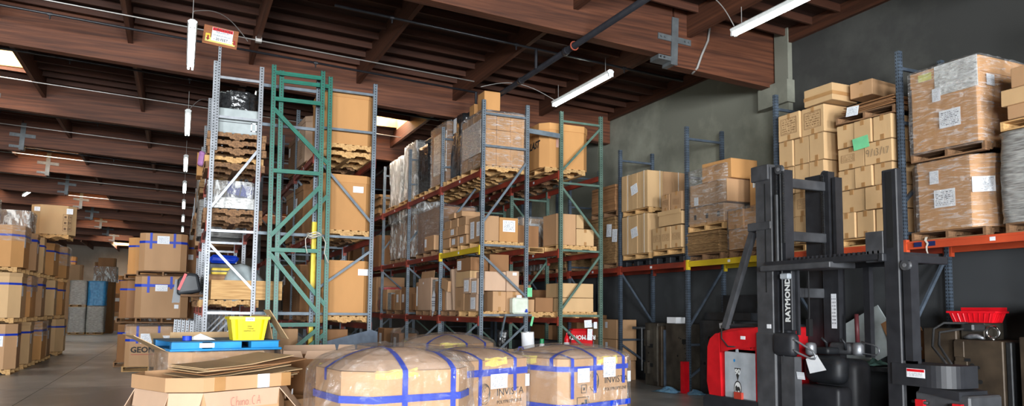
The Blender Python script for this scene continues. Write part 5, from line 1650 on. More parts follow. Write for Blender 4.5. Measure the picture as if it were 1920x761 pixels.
def bagged(x, y, rz, label, sx, sy, h, c, D, z=.12, xs=(), ys=(), bands=(), loose=.04, seed=1, bell=0, top=.0):
    t = thing('bulk_carton', label, 'bulk carton', (x, y, z), rz)
    obj('body', MB().prism(octo(sx, sy, c), 0, h - .004, top=False), M['card'], t)
    for i, nm in ((0, 'front'),):
        pass
    # yellow liner showing between body and cap
    ln = MB()
    n = 48
    for li, (f, zz) in enumerate(((1.004, h - .065), (1.01, h - .03), (.985, h + .014))):
        for k in range(n):
            th = 2 * PI * k / n
            r = ray_oct(sx, sy, c, th) * f + random.uniform(-.004, .004)
            ln.v.append((r * math.cos(th), r * math.sin(th), zz + random.uniform(-.012, .012)))
    for li in range(2):
        for k in range(n):
            if math.sin(k * .37 + seed) + .6 * math.sin(k * .9 + seed * 2) < .25:
                continue
            ln.f.append((li * n + k, li * n + (k + 1) % n, (li + 1) * n + (k + 1) % n, (li + 1) * n + k))
            ln.m.append(0)
    obj('liner_edge', ln, M['insul'], t)
    cap = MB()
    fs = [1.0, .9, .75, .58, .4, .2]
    for f in fs:
        for k in range(n):
            th = 2 * PI * k / n
            r = ray_oct(sx, sy, c, th) * f
            cap.v.append((r * math.cos(th), r * math.sin(th), h + D * (1 - f ** 2.2)))
    for li in range(len(fs) - 1):
        for k in range(n):
            cap.f.append((li * n + k, li * n + (k + 1) % n, (li + 1) * n + (k + 1) % n, (li + 1) * n + k))
            cap.m.append(0)
    cap.f.append(tuple((len(fs) - 1) * n + k for k in range(n)))
    cap.m.append(0)
    obj('top_cap', cap, M['card_p'], t)
    w = .026

    def ribbon(pts, wv):
        b = MB()
        for p in pts:
            b.v += [tuple(Vector(p) - Vector(wv)), tuple(Vector(p) + Vector(wv))]
        for i in range(len(pts) - 1):
            b.f.append((2 * i, 2 * i + 1, 2 * i + 3, 2 * i + 2))
            b.m.append(0)
        return b
    for (u, ln_) in xs:
        a = sy / 2
        pts = [(u, -a - .008, h - ln_), (u, -a - .008, h - .02), (u, -a - .004, h + .004)]
        pts += [(u, -a + 2 * a * i / 14, h + dome_z(sx, sy, c, u, -a + 2 * a * i / 14, D) + .008) for i in range(1, 14)]
        pts += [(u, a + .006, h), (u, a + .006, h - ln_)]
        obj('tape_strip', ribbon(pts, (w, 0, 0)), M['tape_b'], t)
    for (v, ln_) in ys:
        a = sx / 2
        pts = [(-a - .006, v, h - ln_), (-a - .006, v, h)]
        pts += [(-a + 2 * a * i / 14, v, h + dome_z(sx, sy, c, -a + 2 * a * i / 14, v, D) + .009) for i in range(1, 14)]
        pts += [(a + .006, v, h), (a + .006, v, h - ln_)]
        obj('tape_strip', ribbon(pts, (0, w, 0)), M['tape_b'], t)
    for (bz, bw, g) in bands:
        obj('tape_band', MB().prism(octo(sx, sy, c, g), bz - bw / 2, bz + bw / 2, top=False, bot=False), M['tape_b'], t)
    bag(t, sx, sy, c, .0, h - .01, D + .012, M['film'], loose, seed, bell=bell)
    return t


def invista(t, sy, u, z, s=1.0):
    y = -sy / 2 - .004
    text('INVISTA', .105 * s, t, (u + .13 * s, y, z), (R_(90), 0, 0), M['ink'], sx=1.15)
    text('POLYPROPYLENE', .05 * s, t, (u + .12 * s, y, z - .1 * s), (R_(90), 0, 0), M['ink'], sx=1.05)
    lg = []
    for k in range(4):
        r = (.105 - .02 * k) * s
        lg.append([(u - .27 * s + .012 * k + r * .8 * math.cos(R_(a)), z + r * math.sin(R_(a)) + .01 * k) for a in range(-150 + 25 * k, 170 + 10 * k, 22)])
    b = MB()
    for pts in lg:
        b.tube([(x, y, zz) for x, zz in pts], .003, 4)
    obj('logo_swirl', b, M['ink'], t)


t1 = bagged(4.13, 7.62, R_(20.8), 'film-bagged bulk carton with blue tape cross, rightmost of the foreground group', 1.2, 1.0, .97, .12, .12,
            xs=((-.5, .42), (-.12, .38), (.4, .3)), ys=((-.3, .1),), bands=((.86, .055, .01), (.46, .06, .034)), seed=201, loose=.03)
sheet(t1, 'f', .13, .86, .22, .22, .6, .51, M['sheet'], 0, 'label_sheet', .006)
sheet(t1, 'f', -.32, .79, .2, .15, .6, .51, M['sheet'])
sheet(t1, 'f', .5, .74, .06, .12, .6, .51, M['sheet'])
invista(t1, 1.0, .14, .715)
fr = MB()
for (x0, x1, z0, z1) in ((-.35, -.26, .6, .69), (-.42, -.22, .42, .56)):
    for a, b_, c_, d_ in ((x0, x1, z0, z0 + .006), (x0, x1, z1 - .006, z1), (x0, x0 + .006, z0, z1), (x1 - .006, x1, z0, z1)):
        fr.box(a, b_, -.506, -.503, c_, d_)
for k in range(3):
    fr.box(-.4 + k * .055, -.36 + k * .055, -.506, -.503, .44, .47 + .03 * k)
fr.box(-.32, -.29, -.506, -.503, .63, .66)
obj('printed_symbols', fr, M['ink'], t1)
t2 = bagged(2.86, 7.62, R_(25), 'film-bagged bulk carton with blue tape, middle of the foreground group', 1.16, 1.0, .97, .12, .1,
            xs=((-.28, .5), (.26, .34)), ys=((.0, .1),), bands=((.84, .07, .01), (.4, .07, .034)), seed=202, loose=.035)
sheet(t2, 'f', 0, .745, .26, .15, .58, .51, M['sheet'])
sheet(t2, 'f', .46, .73, .07, .13, .58, .51, M['sheet'])
invista(t2, 1.0, .06, .625)
t3 = bagged(1.78, 6.57, R_(10), 'film-bagged bulk carton with wide blue tape grid, nearest and leftmost of the foreground group', 1.2, 1.0, .97, .2, .17,
            xs=((-.12, .7), (.34, .7)), ys=((.05, .1),), bands=((.74, .06, .02),), seed=203, loose=.08, bell=.12)
t4 = bagged(3.9, 11.1, R_(30), 'film-bagged bulk carton at the back of the foreground group', 1.2, 1.05, .97, .14, .13, xs=((-.2, .3), (.25, .3)), ys=((-.1, .1),), bands=((.8, .06, .01),), seed=204, loose=.04)
for k, (x, y, a) in enumerate(((4.13, 7.62, 20.8), (2.86, 7.62, 25), (1.78, 6.57, 10), (3.9, 11.1, 30))):
    pallet(x, y, 0, 'wooden pallet under the %s film-bagged carton of the foreground' % ['right', 'middle', 'left', 'rear'][k], R_(a), 'wood', mt=M['wood']).scale = (1, 1, .9)
# packing stand between them
carton(4.75, 5.6, 10.35, 11.05, 0, .9, 'brown carton used as a stand behind the foreground group', 'card_d', .1, None)
o = tag(obj('film_roll', MB().lathe([(.1, 0), (.1, .36), (.03, .36), (.03, .365)], 18), M['paper'], None, (5.03, 10.55, .905), (R_(2), R_(-4), 0), smooth=False), 'white roll of plastic film standing on a carton behind the foreground group', 'film roll')
o = tag(obj('spray_bottle', MB().lathe([(.04, 0), (.042, .02), (.042, .16), (.02, .2)], 14), M['paper'], None, (5.3, 10.62, .905)), 'small white bottle with a green cap beside the film roll', 'bottle')
obj('cap', MB().lathe([(.034, .17), (.034, .24), (.03, .25)], 14), make('green_cap', srgb(30, 130, 80), rough=.4), o)
o = tag(obj('tape_gun', MB().cbox(-.09, .09, -.03, .03, 0, .07, .01).tube([(-.05, 0, .07), (-.03, 0, .13), (.03, 0, .13), (.06, 0, .07)], .012, 6), M['tape_b'], None, (4.85, 10.45, .905)), 'blue tape dispenser left of the film roll', 'tape gun')

# ------------------------------------------------------------------ open cartons at front left
def open_carton(x, y, z, label, sx, sy, h, c, rz, mt, flaps, inner='card_in', bottom=.02, th=.007, name='open_bulk_carton', cat='open carton'):
    t = thing(name, label, cat, (x, y, z), rz)
    p = octo(sx, sy, c)
    q = octo(sx, sy, c, -th)
    obj('bottom_panel', MB().prism(q, 0, bottom), M[mt], t)
    for i in range(8):
        a, b, a2, b2 = p[i], p[(i + 1) % 8], q[i], q[(i + 1) % 8]
        obj('wall_panel', MB().prism([a, b, b2, a2], 0, h), M[mt], t)
        if i in flaps:
            ang, L = flaps[i]
            A, B = Vector((a[0], a[1], h)), Vector((b[0], b[1], h))
            e = (B - A).normalized()
            n = Vector((e.y, -e.x, 0))
            d = n * math.sin(R_(ang)) + Vector((0, 0, math.cos(R_(ang))))
            k = e.cross(d).normalized() * th
            ins = e * min(.03, (B - A).length * .1)
            vs = [A, B, B + d * L - ins, A + d * L + ins]
            vs += [v + k for v in vs]
            obj('flap', MB().add(vs, [(0, 1, 2, 3), (7, 6, 5, 4), (0, 4, 5, 1), (1, 5, 6, 2), (2, 6, 7, 3), (3, 7, 4, 0)]), M[inner], t)
    return t


pallet(.32, 7.5, 0, 'wooden pallet under the open carton at front left', R_(28), 'wood')
g = open_carton(.32, 7.5, .13, 'open pinkish brown bulk carton with its flaps folded down and red handwriting, front left', 1.15, 1.0, .74, .2, R_(28), 'card', {0: (172, .15), 7: (150, .28), 1: (140, .26), 6: (168, .15), 2: (165, .15), 5: (150, .2), 3: (150, .2), 4: (170, .15)}, inner='card_p')
hand = [arcp(.25, .5, .25, .5, 60, 300, 8), [(.7, 1.1), (.66, 0)], [(.68, .4), (.85, .6), (.98, .45), (.98, 0)], [(1.2, .55), (1.2, 0)], [(1.4, .55), (1.42, 0)], [(1.42, .4), (1.6, .58), (1.72, .4), (1.74, 0)], arcp(2.05, .28, .18, .28, 0, 360, 8), [(2.42, 0), (2.45, .04)], arcp(2.95, .5, .22, .5, 60, 300, 8), [(3.35, 0), (3.6, 1.0), (3.8, 0)], [(3.42, .38), (3.75, .38)]]
strokes(g, hand, (-.14, -.545, .612), (0, 0, 0), .076, M['redink'], .0016)
sh = sheet(g, 'f', 0, 0, .06, .05, 0, 0, M['sheet'])
sh.location = (.55, -.46, .68)
sh.rotation_euler = (0, 0, R_(45))
tr = open_carton(.33, 7.52, .875, 'shallow octagonal cardboard tray full of flattened cartons on the open carton, front left', 1.24, 1.04, .12, .22, R_(28), 'card', {}, inner='card_o', name='cardboard_tray', cat='tray')
tr.location.z = .878
obj('tape', MB().box(.12, .24, -.5265, -.5205, .0, .122), M['paper'], tr)
for x in (-.25, .42):
    obj('tape', MB().box(x - .05, x + .05, -.5255, -.5205, .0, .122), M['tape'], tr)
# flattened cartons in the tray
t = thing('flattened_carton_stack', 'loose pile of flattened brown cartons lying in the tray', 'cardboard pile', (.38, 7.55, .905), 0, None, rot=(0, 0, R_(28)))
for k in range(11):
    L, W = random.uniform(.85, 1.0), random.uniform(.45, .62)
    b = MB()
    n = 6
    dx = random.uniform(.02, .22)
    for i in range(n + 1):
        x = -L / 2 + L * i / n
        zz = .0155 * k + .012 * math.sin(2.2 * i / n + k) + .055 * (i / n) ** 1.5 * (.4 + k / 10) + random.uniform(-.004, .004)
        b.v += [(x, -W / 2, zz), (x, W / 2, zz + .01), (x, W / 2, zz + .018), (x, -W / 2, zz + .008)]
    for i in range(n):
        q = i * 4
        for a_, b_ in ((0, 1), (1, 2), (2, 3), (3, 0)):
            b.f.append((q + a_, q + b_, q + 4 + b_, q + 4 + a_))
            b.m.append(0)
    b.f += [(0, 3, 2, 1), (n * 4, n * 4 + 1, n * 4 + 2, n * 4 + 3)]
    b.m += [0, 0]
    obj('cardboard_layer', b, M['card_in' if k % 3 else 'card_d'], t, (dx, random.uniform(-.12, -.02), 0), (0, 0, R_(random.uniform(-5, 5))))
# film-bagged open carton behind with the blue pallet on top
pallet(.42, 9.6, 0, 'wooden pallet under the film-lined carton carrying the blue pallet', R_(14), 'wood', detail=False)
g = open_carton(.42, 9.6, .13, 'open bulk carton lined with clear film below the blue pallet', 1.2, 1.05, .97, .2, R_(14), 'card', {2: (-12, .42), 6: (62, .4), 4: (20, .2), 5: (25, .2)})
bag(g, 1.2, 1.05, .2, .35, .96, .02, M['film'], .07, 211)
b = MB()
t = thing('plastic_pallet', 'bright blue plastic pallet lying on the open carton', 'pallet', (.42, 9.55, 1.11), R_(13))
obj('deck', MB().cbox(-.62, .62, -.52, .52, .0, .028, .008), M['blue_pl'], t)
for x in (-.45, -.02, .41):
    obj('block', MB().prism([(x - .16, -.53), (x + .16, -.53), (x + .14, -.36), (x - .14, -.36)], .03, .1), M['blue_pl'], t)
obj('rear_runner', MB().box(-.6, .6, .3, .5, .03, .1), M['blue_pl'], t)
obj('top_plate', MB().cbox(-.6, .6, -.5, .5, .1, .112, .004), make('blue_plastic_deck', srgb(44, 96, 130), srgb(36, 84, 116), rough=.5), t)
obj('label_sheet', MB().box(-.32, -.16, -.5335, -.5315, .04, .09), M['sheet'], t)
# yellow bin
t = thing('yellow_bin', 'yellow plastic bin with a paper label and handwriting on the blue pallet', 'bin', (.74, 9.22, 1.225), R_(6))
vs = [(-.17, -.12, 0), (.17, -.12, 0), (.17, .12, 0), (-.17, .12, 0), (-.21, -.15, .26), (.21, -.15, .26), (.21, .15, .26), (-.21, .15, .26)]
ivs = [(x * .95, y * .95, z + (.008 if z == 0 else 0)) for x, y, z in vs]
obj('shell', MB().add(vs + ivs, [(0, 3, 2, 1), (0, 1, 5, 4), (1, 2, 6, 5), (2, 3, 7, 6), (3, 0, 4, 7), (8, 9, 10, 11), (8, 12, 13, 9), (9, 13, 14, 10), (10, 14, 15, 11), (11, 15, 12, 8), (4, 5, 13, 12), (5, 6, 14, 13), (6, 7, 15, 14), (7, 4, 12, 15)]), M['yellow_pl'], t)
rim = MB()
for a_ in ((-.225, .225, -.165, -.15), (-.225, .225, .15, .165), (-.225, -.21, -.15, .15), (.21, .225, -.15, .15)):
    rim.box(a_[0], a_[1], a_[2], a_[3], .24, .27)
obj('rim', rim, M['yellow_pl'], t)
for x in (-.15, -.065, .065, .15):
    obj('rib', MB().bar((x * .86, -.124, .01), (x, -.152, .24), .022, .016), M['yellow_pl'], t)
obj('label_sheet', MB().box(-.05, .05, -.169, -.166, .22, .262), M['sheet'], t)
text('0049', .03, t, (0, -.171, .24), (R_(90), 0, 0), M['ink'])
text('Ideal\n  Onesie\nposition one', .026, t, (-.0, -.151, .135), (R_(90 - 6), 0, 0), M['ink'], shear=.2, name='handwriting')
tag(obj('leaning_cardboard', MB().cbox(-.005, .005, -.13, .13, 0, .42, .002), M['card_in'], None, (1.2, 9.42, 1.228), (0, R_(-34), R_(10))), 'brown cardboard flap leaning towards the yellow bin', 'cardboard')
# small things on the blue pallet
t = tag(obj('tape_roll', MB().lathe([(.05, 0), (.05, .05), (.03, .05), (.03, 0)], 16), M['tape_b'], None, (.1, 9.12, 1.225), (0, 0, 0)), 'roll of blue tape on the blue pallet', 'tape roll')
tag(obj('crumpled_paper', MB().add([(-.16, -.05, 0), (.16, -.03, 0), (.14, .1, .0), (-.1, .1, .0), (0, 0, .07), (.06, .04, .05)], [(0, 1, 4), (1, 2, 5), (1, 5, 4), (2, 3, 5), (3, 4, 5), (3, 0, 4)]), M['paper'], None, (.24, 9.28, 1.226)), 'crumpled white sheet beside the tape roll', 'paper')
# open carton to the right
pallet(1.68, 9.75, 0, 'wooden pallet under the wide open carton', R_(8), 'wood', detail=False)
open_carton(1.7, 9.75, .13, 'wide open empty bulk carton behind the nearest film-bagged carton', 1.15, 1.0, .86, .2, R_(8), 'card_d', {0: (8, .1), 1: (10, .1), 7: (14, .1), 2: (4, .12), 3: (0, .12), 4: (0, .12), 5: (0, .12), 6: (6, .12)}, inner='card_p')
open_carton(1.05, 8.55, 0, 'dark brown open carton with blue print between the tray and the nearest film-bagged carton', .6, .55, .62, .02, R_(30), 'card_d', {0: (130, .24), 2: (140, .22), 6: (150, .2), 4: (10, .2)}, inner='card')

# ------------------------------------------------------------------ man-up lift truck at the right
TX = 7.8
t = thing('lift_truck', 'black and red man-up lift truck with raised mast, overhead guard and grey battery', 'lift truck', (TX, 8.0, 0))
def TP(name, mb, mt, parent=None, smooth=False, bevel=0, **kw):
    o = obj(name, mb, M[mt] if isinstance(mt, str) else mt, parent or t, (0, 0, 0), smooth=smooth, **kw)
    if bevel:
        bv = o.modifiers.new('bevel', 'BEVEL')
        bv.width = bevel
        bv.segments = 4
        bv.limit_method = 'ANGLE'
        bv.angle_limit = R_(35)
        for p in o.data.polygons:
            p.use_smooth = True
    return o
# local y = world Y - 8; +y is the power unit end
# red power unit: side profile in (y, z), extruded along x
YZ = Matrix(((0, 0, 1, 0), (1, 0, 0, 0), (0, 1, 0, 0), (0, 0, 0, 1)))
prof = [(1.62, .28), (1.68, .5), (1.66, 1.05), (1.6, 1.2), (1.46, 1.3), (1.2, 1.36), (.52, 1.4), (.52, .28)]
pu = TP('power_unit', MB().prism(list(reversed(prof)), .06, 1.14, YZ), 'truck_r', bevel=.05, label='red power unit cover')
TP('side_frame', MB().prism(list(reversed([(1.62, .28), (1.68, .5), (1.66, 1.05), (1.6, 1.18), (1.46, 1.27), (1.38, 1.28), (1.34, .28)])), 0, .06, YZ), 'truck_r', pu)
TP('side_frame', MB().box(0, .06, .52, .57, .28, 1.39), 'truck_r', pu)
TP('side_frame', MB().prism(list(reversed([(1.34, 1.28), (.57, 1.38), (.57, 1.1), (1.2, 1.02), (1.34, .98)])), 0, .06, YZ), 'truck_r', pu)
TP('vent', MB().box(-.004, .01, .78, .88, 1.2, 1.25), 'paper', pu)
TP('counterweight', MB().prism(list(reversed([(1.74, .04), (1.74, .24), (1.66, .3), (.5, .3), (.5, .04)])), -.03, 1.17, YZ), 'truck_d', label='black steel skirt')
TP('hood', MB().cbox(.1, 1.1, .6, 1.3, 1.36, 1.43, .04), 'truck_d')
bt = TP('battery', MB().cbox(.02, .9, .6, 1.28, .3, 1.0, .012), 'battery', label='grey battery box')
TP('battery_top', MB().box(.06, .86, .64, 1.24, 1.0, 1.04), 'black_pl', bt)
for y in (.75, .95, 1.1):
    TP('cable', MB().tube([(.08, y, 1.04), (.05, y - .05, 1.12), (.1, y - .12, 1.14), (.2, y - .15, 1.05)], .013, 6), 'rubber', bt, True)
TP('lifting_lug', MB().prism([(-.03, 0), (.03, 0), (.02, .06), (-.02, .06)], -.004, .004, Matrix(((0, 0, 1, .03), (1, 0, 0, 1.0), (0, 1, 0, 1.0), (0, 0, 0, 1)))), 'battery', bt)
# decals on the battery: shield with 90 and a bull roundel
def side_poly(pts, x, mt, name, parent):
    return obj(name, MB().add([(x, y, z) for y, z in pts], [tuple(range(len(pts)))]), M[mt], parent)
side_poly([(1.05, .76), (.91, .76), (.98, .56)], .0185, 'ink', 'shield', bt)
text('90', .115, bt, (.0175, .98, .7), (R_(90), 0, -Q), M['white'], bold=.004)
side_poly([(.98 + .085 * math.cos(R_(a)), .45 + .12 * math.sin(R_(a))) for a in range(0, 360, 20)], .0185, 'ink', 'roundel', bt)
side_poly([(.98 + .07 * math.cos(R_(a)), .45 + .1 * math.sin(R_(a))) for a in range(0, 360, 20)], .0178, 'white', 'roundel', bt)
side_poly([(1.03, .4), (1.035, .47), (1.01, .5), (.99, .475), (.95, .48), (.925, .45), (.92, .38), (.94, .38), (.945, .42), (.98, .42), (.985, .38), (1.0, .38), (1.01, .42)], .017, 'ink', 'bull_emblem', bt)
side_poly([(1.17 + .022 * math.cos(R_(a)) - .12, .87 + .024 * math.sin(R_(a))) for a in range(0, 360, 30)], .0185, 'blue_pl', 'sticker', bt)
lt = TP('latch', MB().box(-.025, .02, .86, 1.02, .26, .4).box(-.02, .02, .88, 1.0, .2, .26), make('latch_red', srgb(176, 60, 44), rough=.6))
# diagonal strut and bracket
TP('strut', MB().bar((.08, 1.32, 1.36), (.08, .66, 2.82), .08, .1), 'truck')
TP('strut_bracket', MB().cbox(-.02, .14, .2, .68, 2.82, 2.94, .01), 'truck')
TP('hose', MB().tube([(-.01, 1.3, 1.4), (-.03, 1.28, 1.2), (-.02, 1.15, 1.08), (.02, .95, 1.08)], .012, 6), 'rubber', smooth=True)
# main mast: near column, far column, cross members
TP('mast_column', MB().cbox(0, .1, .19, .52, 0, 3.74, .01), 'truck', label='near mast column')
TP('mast_slot', MB().box(-.003, 0, .31, .33, 1.9, 3.5), 'hole')
TP('mast_cap', MB().cbox(-.03, .12, .22, .58, 3.55, 3.78, .012), 'truck')
for (y0, y1, x0, x1, zt) in ((.12, .19, .02, .16, 3.72), (-.03, .04, .04, .2, 3.66), (.05, .11, .08, .2, 3.6)):
    TP('mast_channel', MB().box(x0, x1, y0, y1, .1, zt), 'truck_d')
def pulley(x, y, z, r=.07):
    p = TP('pulley', MB().lathe([(r, -.025), (r * .8, -.01), (r * .8, .01), (r, .025)], 20, Matrix.Translation((x, y, z)) @ Matrix.Rotation(Q, 4, 'Y')), 'truck')
    TP('hub', MB().lathe([(r * .4, -.032), (r * .4, .032)], 12, Matrix.Translation((x, y, z)) @ Matrix.Rotation(Q, 4, 'Y')), 'steel', p)
    return p
pulley(.0, .02, 3.66)
for y in (-.045, .085):
    ch = MB()
    for k in range(46):
        ch.box(-.014, .014, y - .012, y + .012, 2.6 + k * .0225, 2.6 + k * .0225 + .015)
    o_ = TP('chain', ch, 'steel_d')
    o_['kind'] = 'stuff'
TP('lift_rod', MB().tube([(.0, .01, .9), (.0, .01, 3.6)], .012, 8).tube([(.0, .09, 2.2), (.0, .09, 3.3)], .03, 8), 'steel_d')
for (y0, y1, x0, x1, zt) in ((.2, .5, .98, 1.1, 3.7), (.02, .12, .95, 1.08, 3.72), (-.08, -.02, .98, 1.12, 3.62)):
    TP('mast_channel', MB().box(x0, x1, y0, y1, 0, zt), 'truck_d', label='far mast column')
pulley(1.0, .12, 3.68)
ch = MB()
for k in range(70):
    ch.box(.93, .95, .1, .14, 2.1 + k * .0225, 2.1 + k * .0225 + .015)
TP('chain', ch, 'steel_d')['kind'] = 'stuff'
for z in (3.5, 2.72, 1.9):
    TP('cross_member', MB().cbox(.12, 1.0, .08, .16, z - .07, z + .07, .01), 'truck')
# carriage panel with the maker's name
TP('panel', MB().cbox(.02, .12, -.15, .035, 1.36, 2.2, .01), 'truck_d')
text('RAYMOND', .125, t, (.0175, -.1, 1.78), (0, R_(-90), 0), M['white'], bold=.005).rotation_euler = Matrix(((0, 0, -1), (0, -1, 0), (-1, 0, 0))).to_euler()
nm_ = C.objects[-1]
nm_.matrix_local = Matrix.Translation((.0175, -.1, 1.79)) @ Matrix(((0, 0, -1, 0), (0, 1, 0, 0), (1, 0, 0, 0), (0, 0, 0, 1))).to_4x4() @ Matrix.Scale(-1, 4, (0, 1, 0)) @ Matrix.Scale(1, 4) if False else Matrix.Translation((.0165, -.075, 1.79)) @ Matrix(((0, 0, -1, 0), (0, 1, 0, 0), (1, 0, 0, 0), (0, 0, 0, 1)))
TP('work_light', MB().cbox(-.06, .02, -.16, .0, 2.08, 2.16, .015), 'battery')
# lower body
TP('lower_body', MB().cbox(-.03, .14, .13, .53, .02, 1.32, .02), 'truck')
TP('arm_panel', MB().box(-.06, .12, -.21, .2, 1.0, 1.33), 'truck_d', bevel=.08)
TP('side_column', MB().box(.0, .12, .05, .13, .02, 1.0), 'truck_d')
TP('side_column', MB().box(-.01, .12, -.2, .05, .02, 1.0), 'truck')
TP('step_plate', MB().box(.0, 1.15, -1.2, .1, .12, .18), 'truck_d')
TP('badge', MB().box(-.006, .02, .24, .32, 1.38, 1.44), 'paper')
# overhead guard
gd = TP('overhead_guard', MB().cbox(-.06, .02, -1.65, .28, 2.26, 2.34, .01), 'truck_d', label='overhead guard frame')
TP('guard_rail', MB().cbox(1.05, 1.12, -1.65, -.1, 2.26, 2.34, .01), 'truck_d', gd)
TP('guard_rail', MB().cbox(-.06, 1.12, -1.7, -1.62, 2.24, 2.34, .01), 'truck_d', gd)
TP('guard_plate', MB().cbox(-.12, .35, -.95, .32, 2.2, 2.28, .01), 'truck', gd)
for k in range(20):
    TP('guard_bar', MB().box(.0, 1.08, -1.6 + k * .075, -1.575 + k * .075, 2.335, 2.38), 'truck_d', gd)
for x in (.1, 1.02):
    TP('guard_post', MB().box(x - .04, x + .04, -.62, -.52, 1.0, 2.26) if x > .5 else MB().box(x - .02, x + .02, -.2, -.16, 1.3, 2.26), 'truck_d', gd)
obj('warning_plate', MB().box(-.045, .045, -.002, .002, -.25, .25), M['sheet2'], t, (.873, -.095, 1.64), (0, 0, -Q))
TP('mid_column', MB().box(.88, .97, -.18, .1, .9, 2.26), 'truck_d')
TP('hanging_cable', MB().tube([(.4, -.09, 2.26), (.4, -.09, 1.6), (.39, -.09, 1.5)], .01, 6).box(.36, .43, -.12, -.06, 1.28, 1.52), 'rubber')
# operator console
co = TP('console', MB().box(.62, 1.0, -.66, .1, .18, .98), 'truck_d', bevel=.14)
TP('pad', MB().box(.42, .72, -.56, .12, .62, 1.02), 'black_pl', co, bevel=.14)
TP('lower_box', MB().box(.38, .86, -.58, .12, .18, .6), 'truck_d', co, bevel=.06)
TP('control_pod', MB().box(.5, .75, -.31, -.03, 1.03, 1.13), 'black_pl', co, bevel=.04)
def loop(pts, r=.014):
    return MB().tube(pts, r, 8)
TP('handle', loop([(-.02, -.18, 1.24), (.0, -.24, 1.22), (.05, -.46, 1.1), (.05, -.52, 1.03), (.05, -.5, .99), (.05, -.44, .99), (.0, -.26, 1.06), (-.02, -.19, 1.1)]), 'steel', smooth=True, label='grey loop handle')
TP('knob', MB().lathe([(.055, 0), (.075, .03), (.075, .14), (.06, .17), (.02, .18)], 16, Matrix.Translation((.3, -.2, 1.02))), 'steel', smooth=True)
TP('knob', MB().lathe([(.07, 0), (.08, .03), (.08, .14), (.06, .17), (.02, .18)], 16, Matrix.Translation((.8, -.56, 1.03))), 'steel', smooth=True)
TP('control_pod', MB().box(.72, .92, -.5, -.1, 1.03, 1.2), 'truck', bevel=.06)
TP('control_lever', MB().tube([(.6, -.2, 1.12), (.55, -.24, 1.2), (.5, -.2, 1.26)], .02, 8).tube([(.7, -.44, 1.1), (.66, -.46, 1.2), (.62, -.44, 1.26)], .018, 8), 'black_pl', smooth=True)
TP('handle', loop([(.8, -.62, 1.22), (.8, -.82, 1.18), (.8, -.89, 1.15), (.8, -.9, 1.09), (.8, -.86, 1.05), (.8, -.62, 1.06)], .012), 'steel', smooth=True)
TP('post_handle', MB().tube([(.9, -.47, 1.18), (.9, -.46, 1.6)], .03, 10), make('red_brown_grip', srgb(96, 44, 48), rough=.5), smooth=True)
# paper notes on the truck
TP('paper_sheet', MB().add([(.2, -.2, .97), (.2, -.4, 1.04), (.24, -.52, .84), (.24, -.23, .77)], [(0, 1, 2, 3)]), 'paper')
TP('paper_sheet', MB().add([(.0, -.22, .8), (.0, -.36, .8), (.03, -.35, .7), (.03, -.21, .7)], [(0, 1, 2, 3)]), 'sheet')
# auxiliary mast
am = TP('auxiliary_mast', MB().cbox(.0, .1, -1.87, -1.66, .3, 3.36, .012), 'truck_d', label='auxiliary mast channel')
TP('mast_slot', MB().box(-.004, .0, -1.81, -1.72, 2.4, 3.33), 'hole', am)
TP('mast_plate', MB().cbox(.0, .04, -1.66, -1.4, 2.24, 2.62, .008), 'truck', am)
TP('mast_channel', MB().box(.02, .16, -2.0, -1.9, .5, 2.24), 'truck_d', am)
TP('mast_channel', MB().box(.04, .1, -1.96, -1.93, .5, 2.2), 'steel', am)
p_ = pulley(.0, -1.96, 2.18, .06)
# swing carriage
TP('carriage_plate', MB().box(.02, .1, -2.0, -1.68, .02, 1.06), 'truck')
cw = []
for k in range(9):
    a = k * PI / 16
    cw.append((.0 + .26 - .26 * math.cos(a), -2.2 - .26 * math.sin(a)))
poly = [(.0, -1.75)] + cw + [(.5, -2.46), (.5, -1.75)]
poly = [(x - .03, y) for x, y in poly]
TP('carriage_cover', MB().prism(list(poly), .78, 1.03), 'truck_d', label='black rounded carriage cover with a red and white sticker')
cs = obj('sticker', MB().box(-.036, -.031, -2.18, -1.95, .88, .98), M['paper'], t)
obj('sticker_band', MB().box(-.038, -.0362, -2.175, -1.955, .945, .975), M['red_pl'], cs)
obj('sticker_print', MB().box(-.1, .1, -.001, .001, -.025, .025), M['sheet2'], cs, (-.0372, -2.065, .915), (0, 0, -Q))
TP('carriage_block', MB().cbox(.05, .6, -2.64, -1.9, .02, .72, .02), 'truck')
TP('carriage_wedge', MB().prism(list(reversed([(-2.05, .72), (-2.08, .79), (-2.54, .76), (-2.54, .66)])), .02, .5, YZ), 'truck_d')
for y in (-2.07, -2.52):
    TP('latch_pin', MB().tube([(.02, y + .1, .6), (.02, y - .1, .6)], .02, 8), 'steel_d', smooth=True)
    TP('fork_latch', MB().box(.0, .05, y - .05, y + .05, .35, .63), 'truck_r')
TP('hose', MB().tube([(.45, -2.1, 1.03), (.9, -1.6, 1.2), (1.0, -1.55, 1.42), (1.1, -1.62, 1.5), (1.3, -1.8, 1.5)], .016, 6).tube([(.48, -2.14, 1.03), (.94, -1.66, 1.22), (1.04, -1.6, 1.38), (1.3, -1.8, 1.44)], .016, 6), 'rubber', smooth=True)
TP('hose_fitting', MB().cbox(1.25, 1.5, -1.9, -1.74, 1.4, 1.5, .02), 'steel_d')
ch = MB()
for k in range(12):
    a = k * 1.3
    ch.tube([(.3 + .06 * math.cos(a) + .05 * math.cos(q * PI / 4), -2.62 + .09 * math.sin(a * 1.7), 1.06 + .11 * (k % 4) / 4 + .05 * math.sin(q * PI / 4)) for q in range(8)], .008, 5, closed=True)
ck = tag(obj('chain_heap', ch, M['chrome'], None, (TX + .45, 8.62, -.31)), 'small heap of bright lifting chain on the truck carriage', 'chain', kind='stuff')
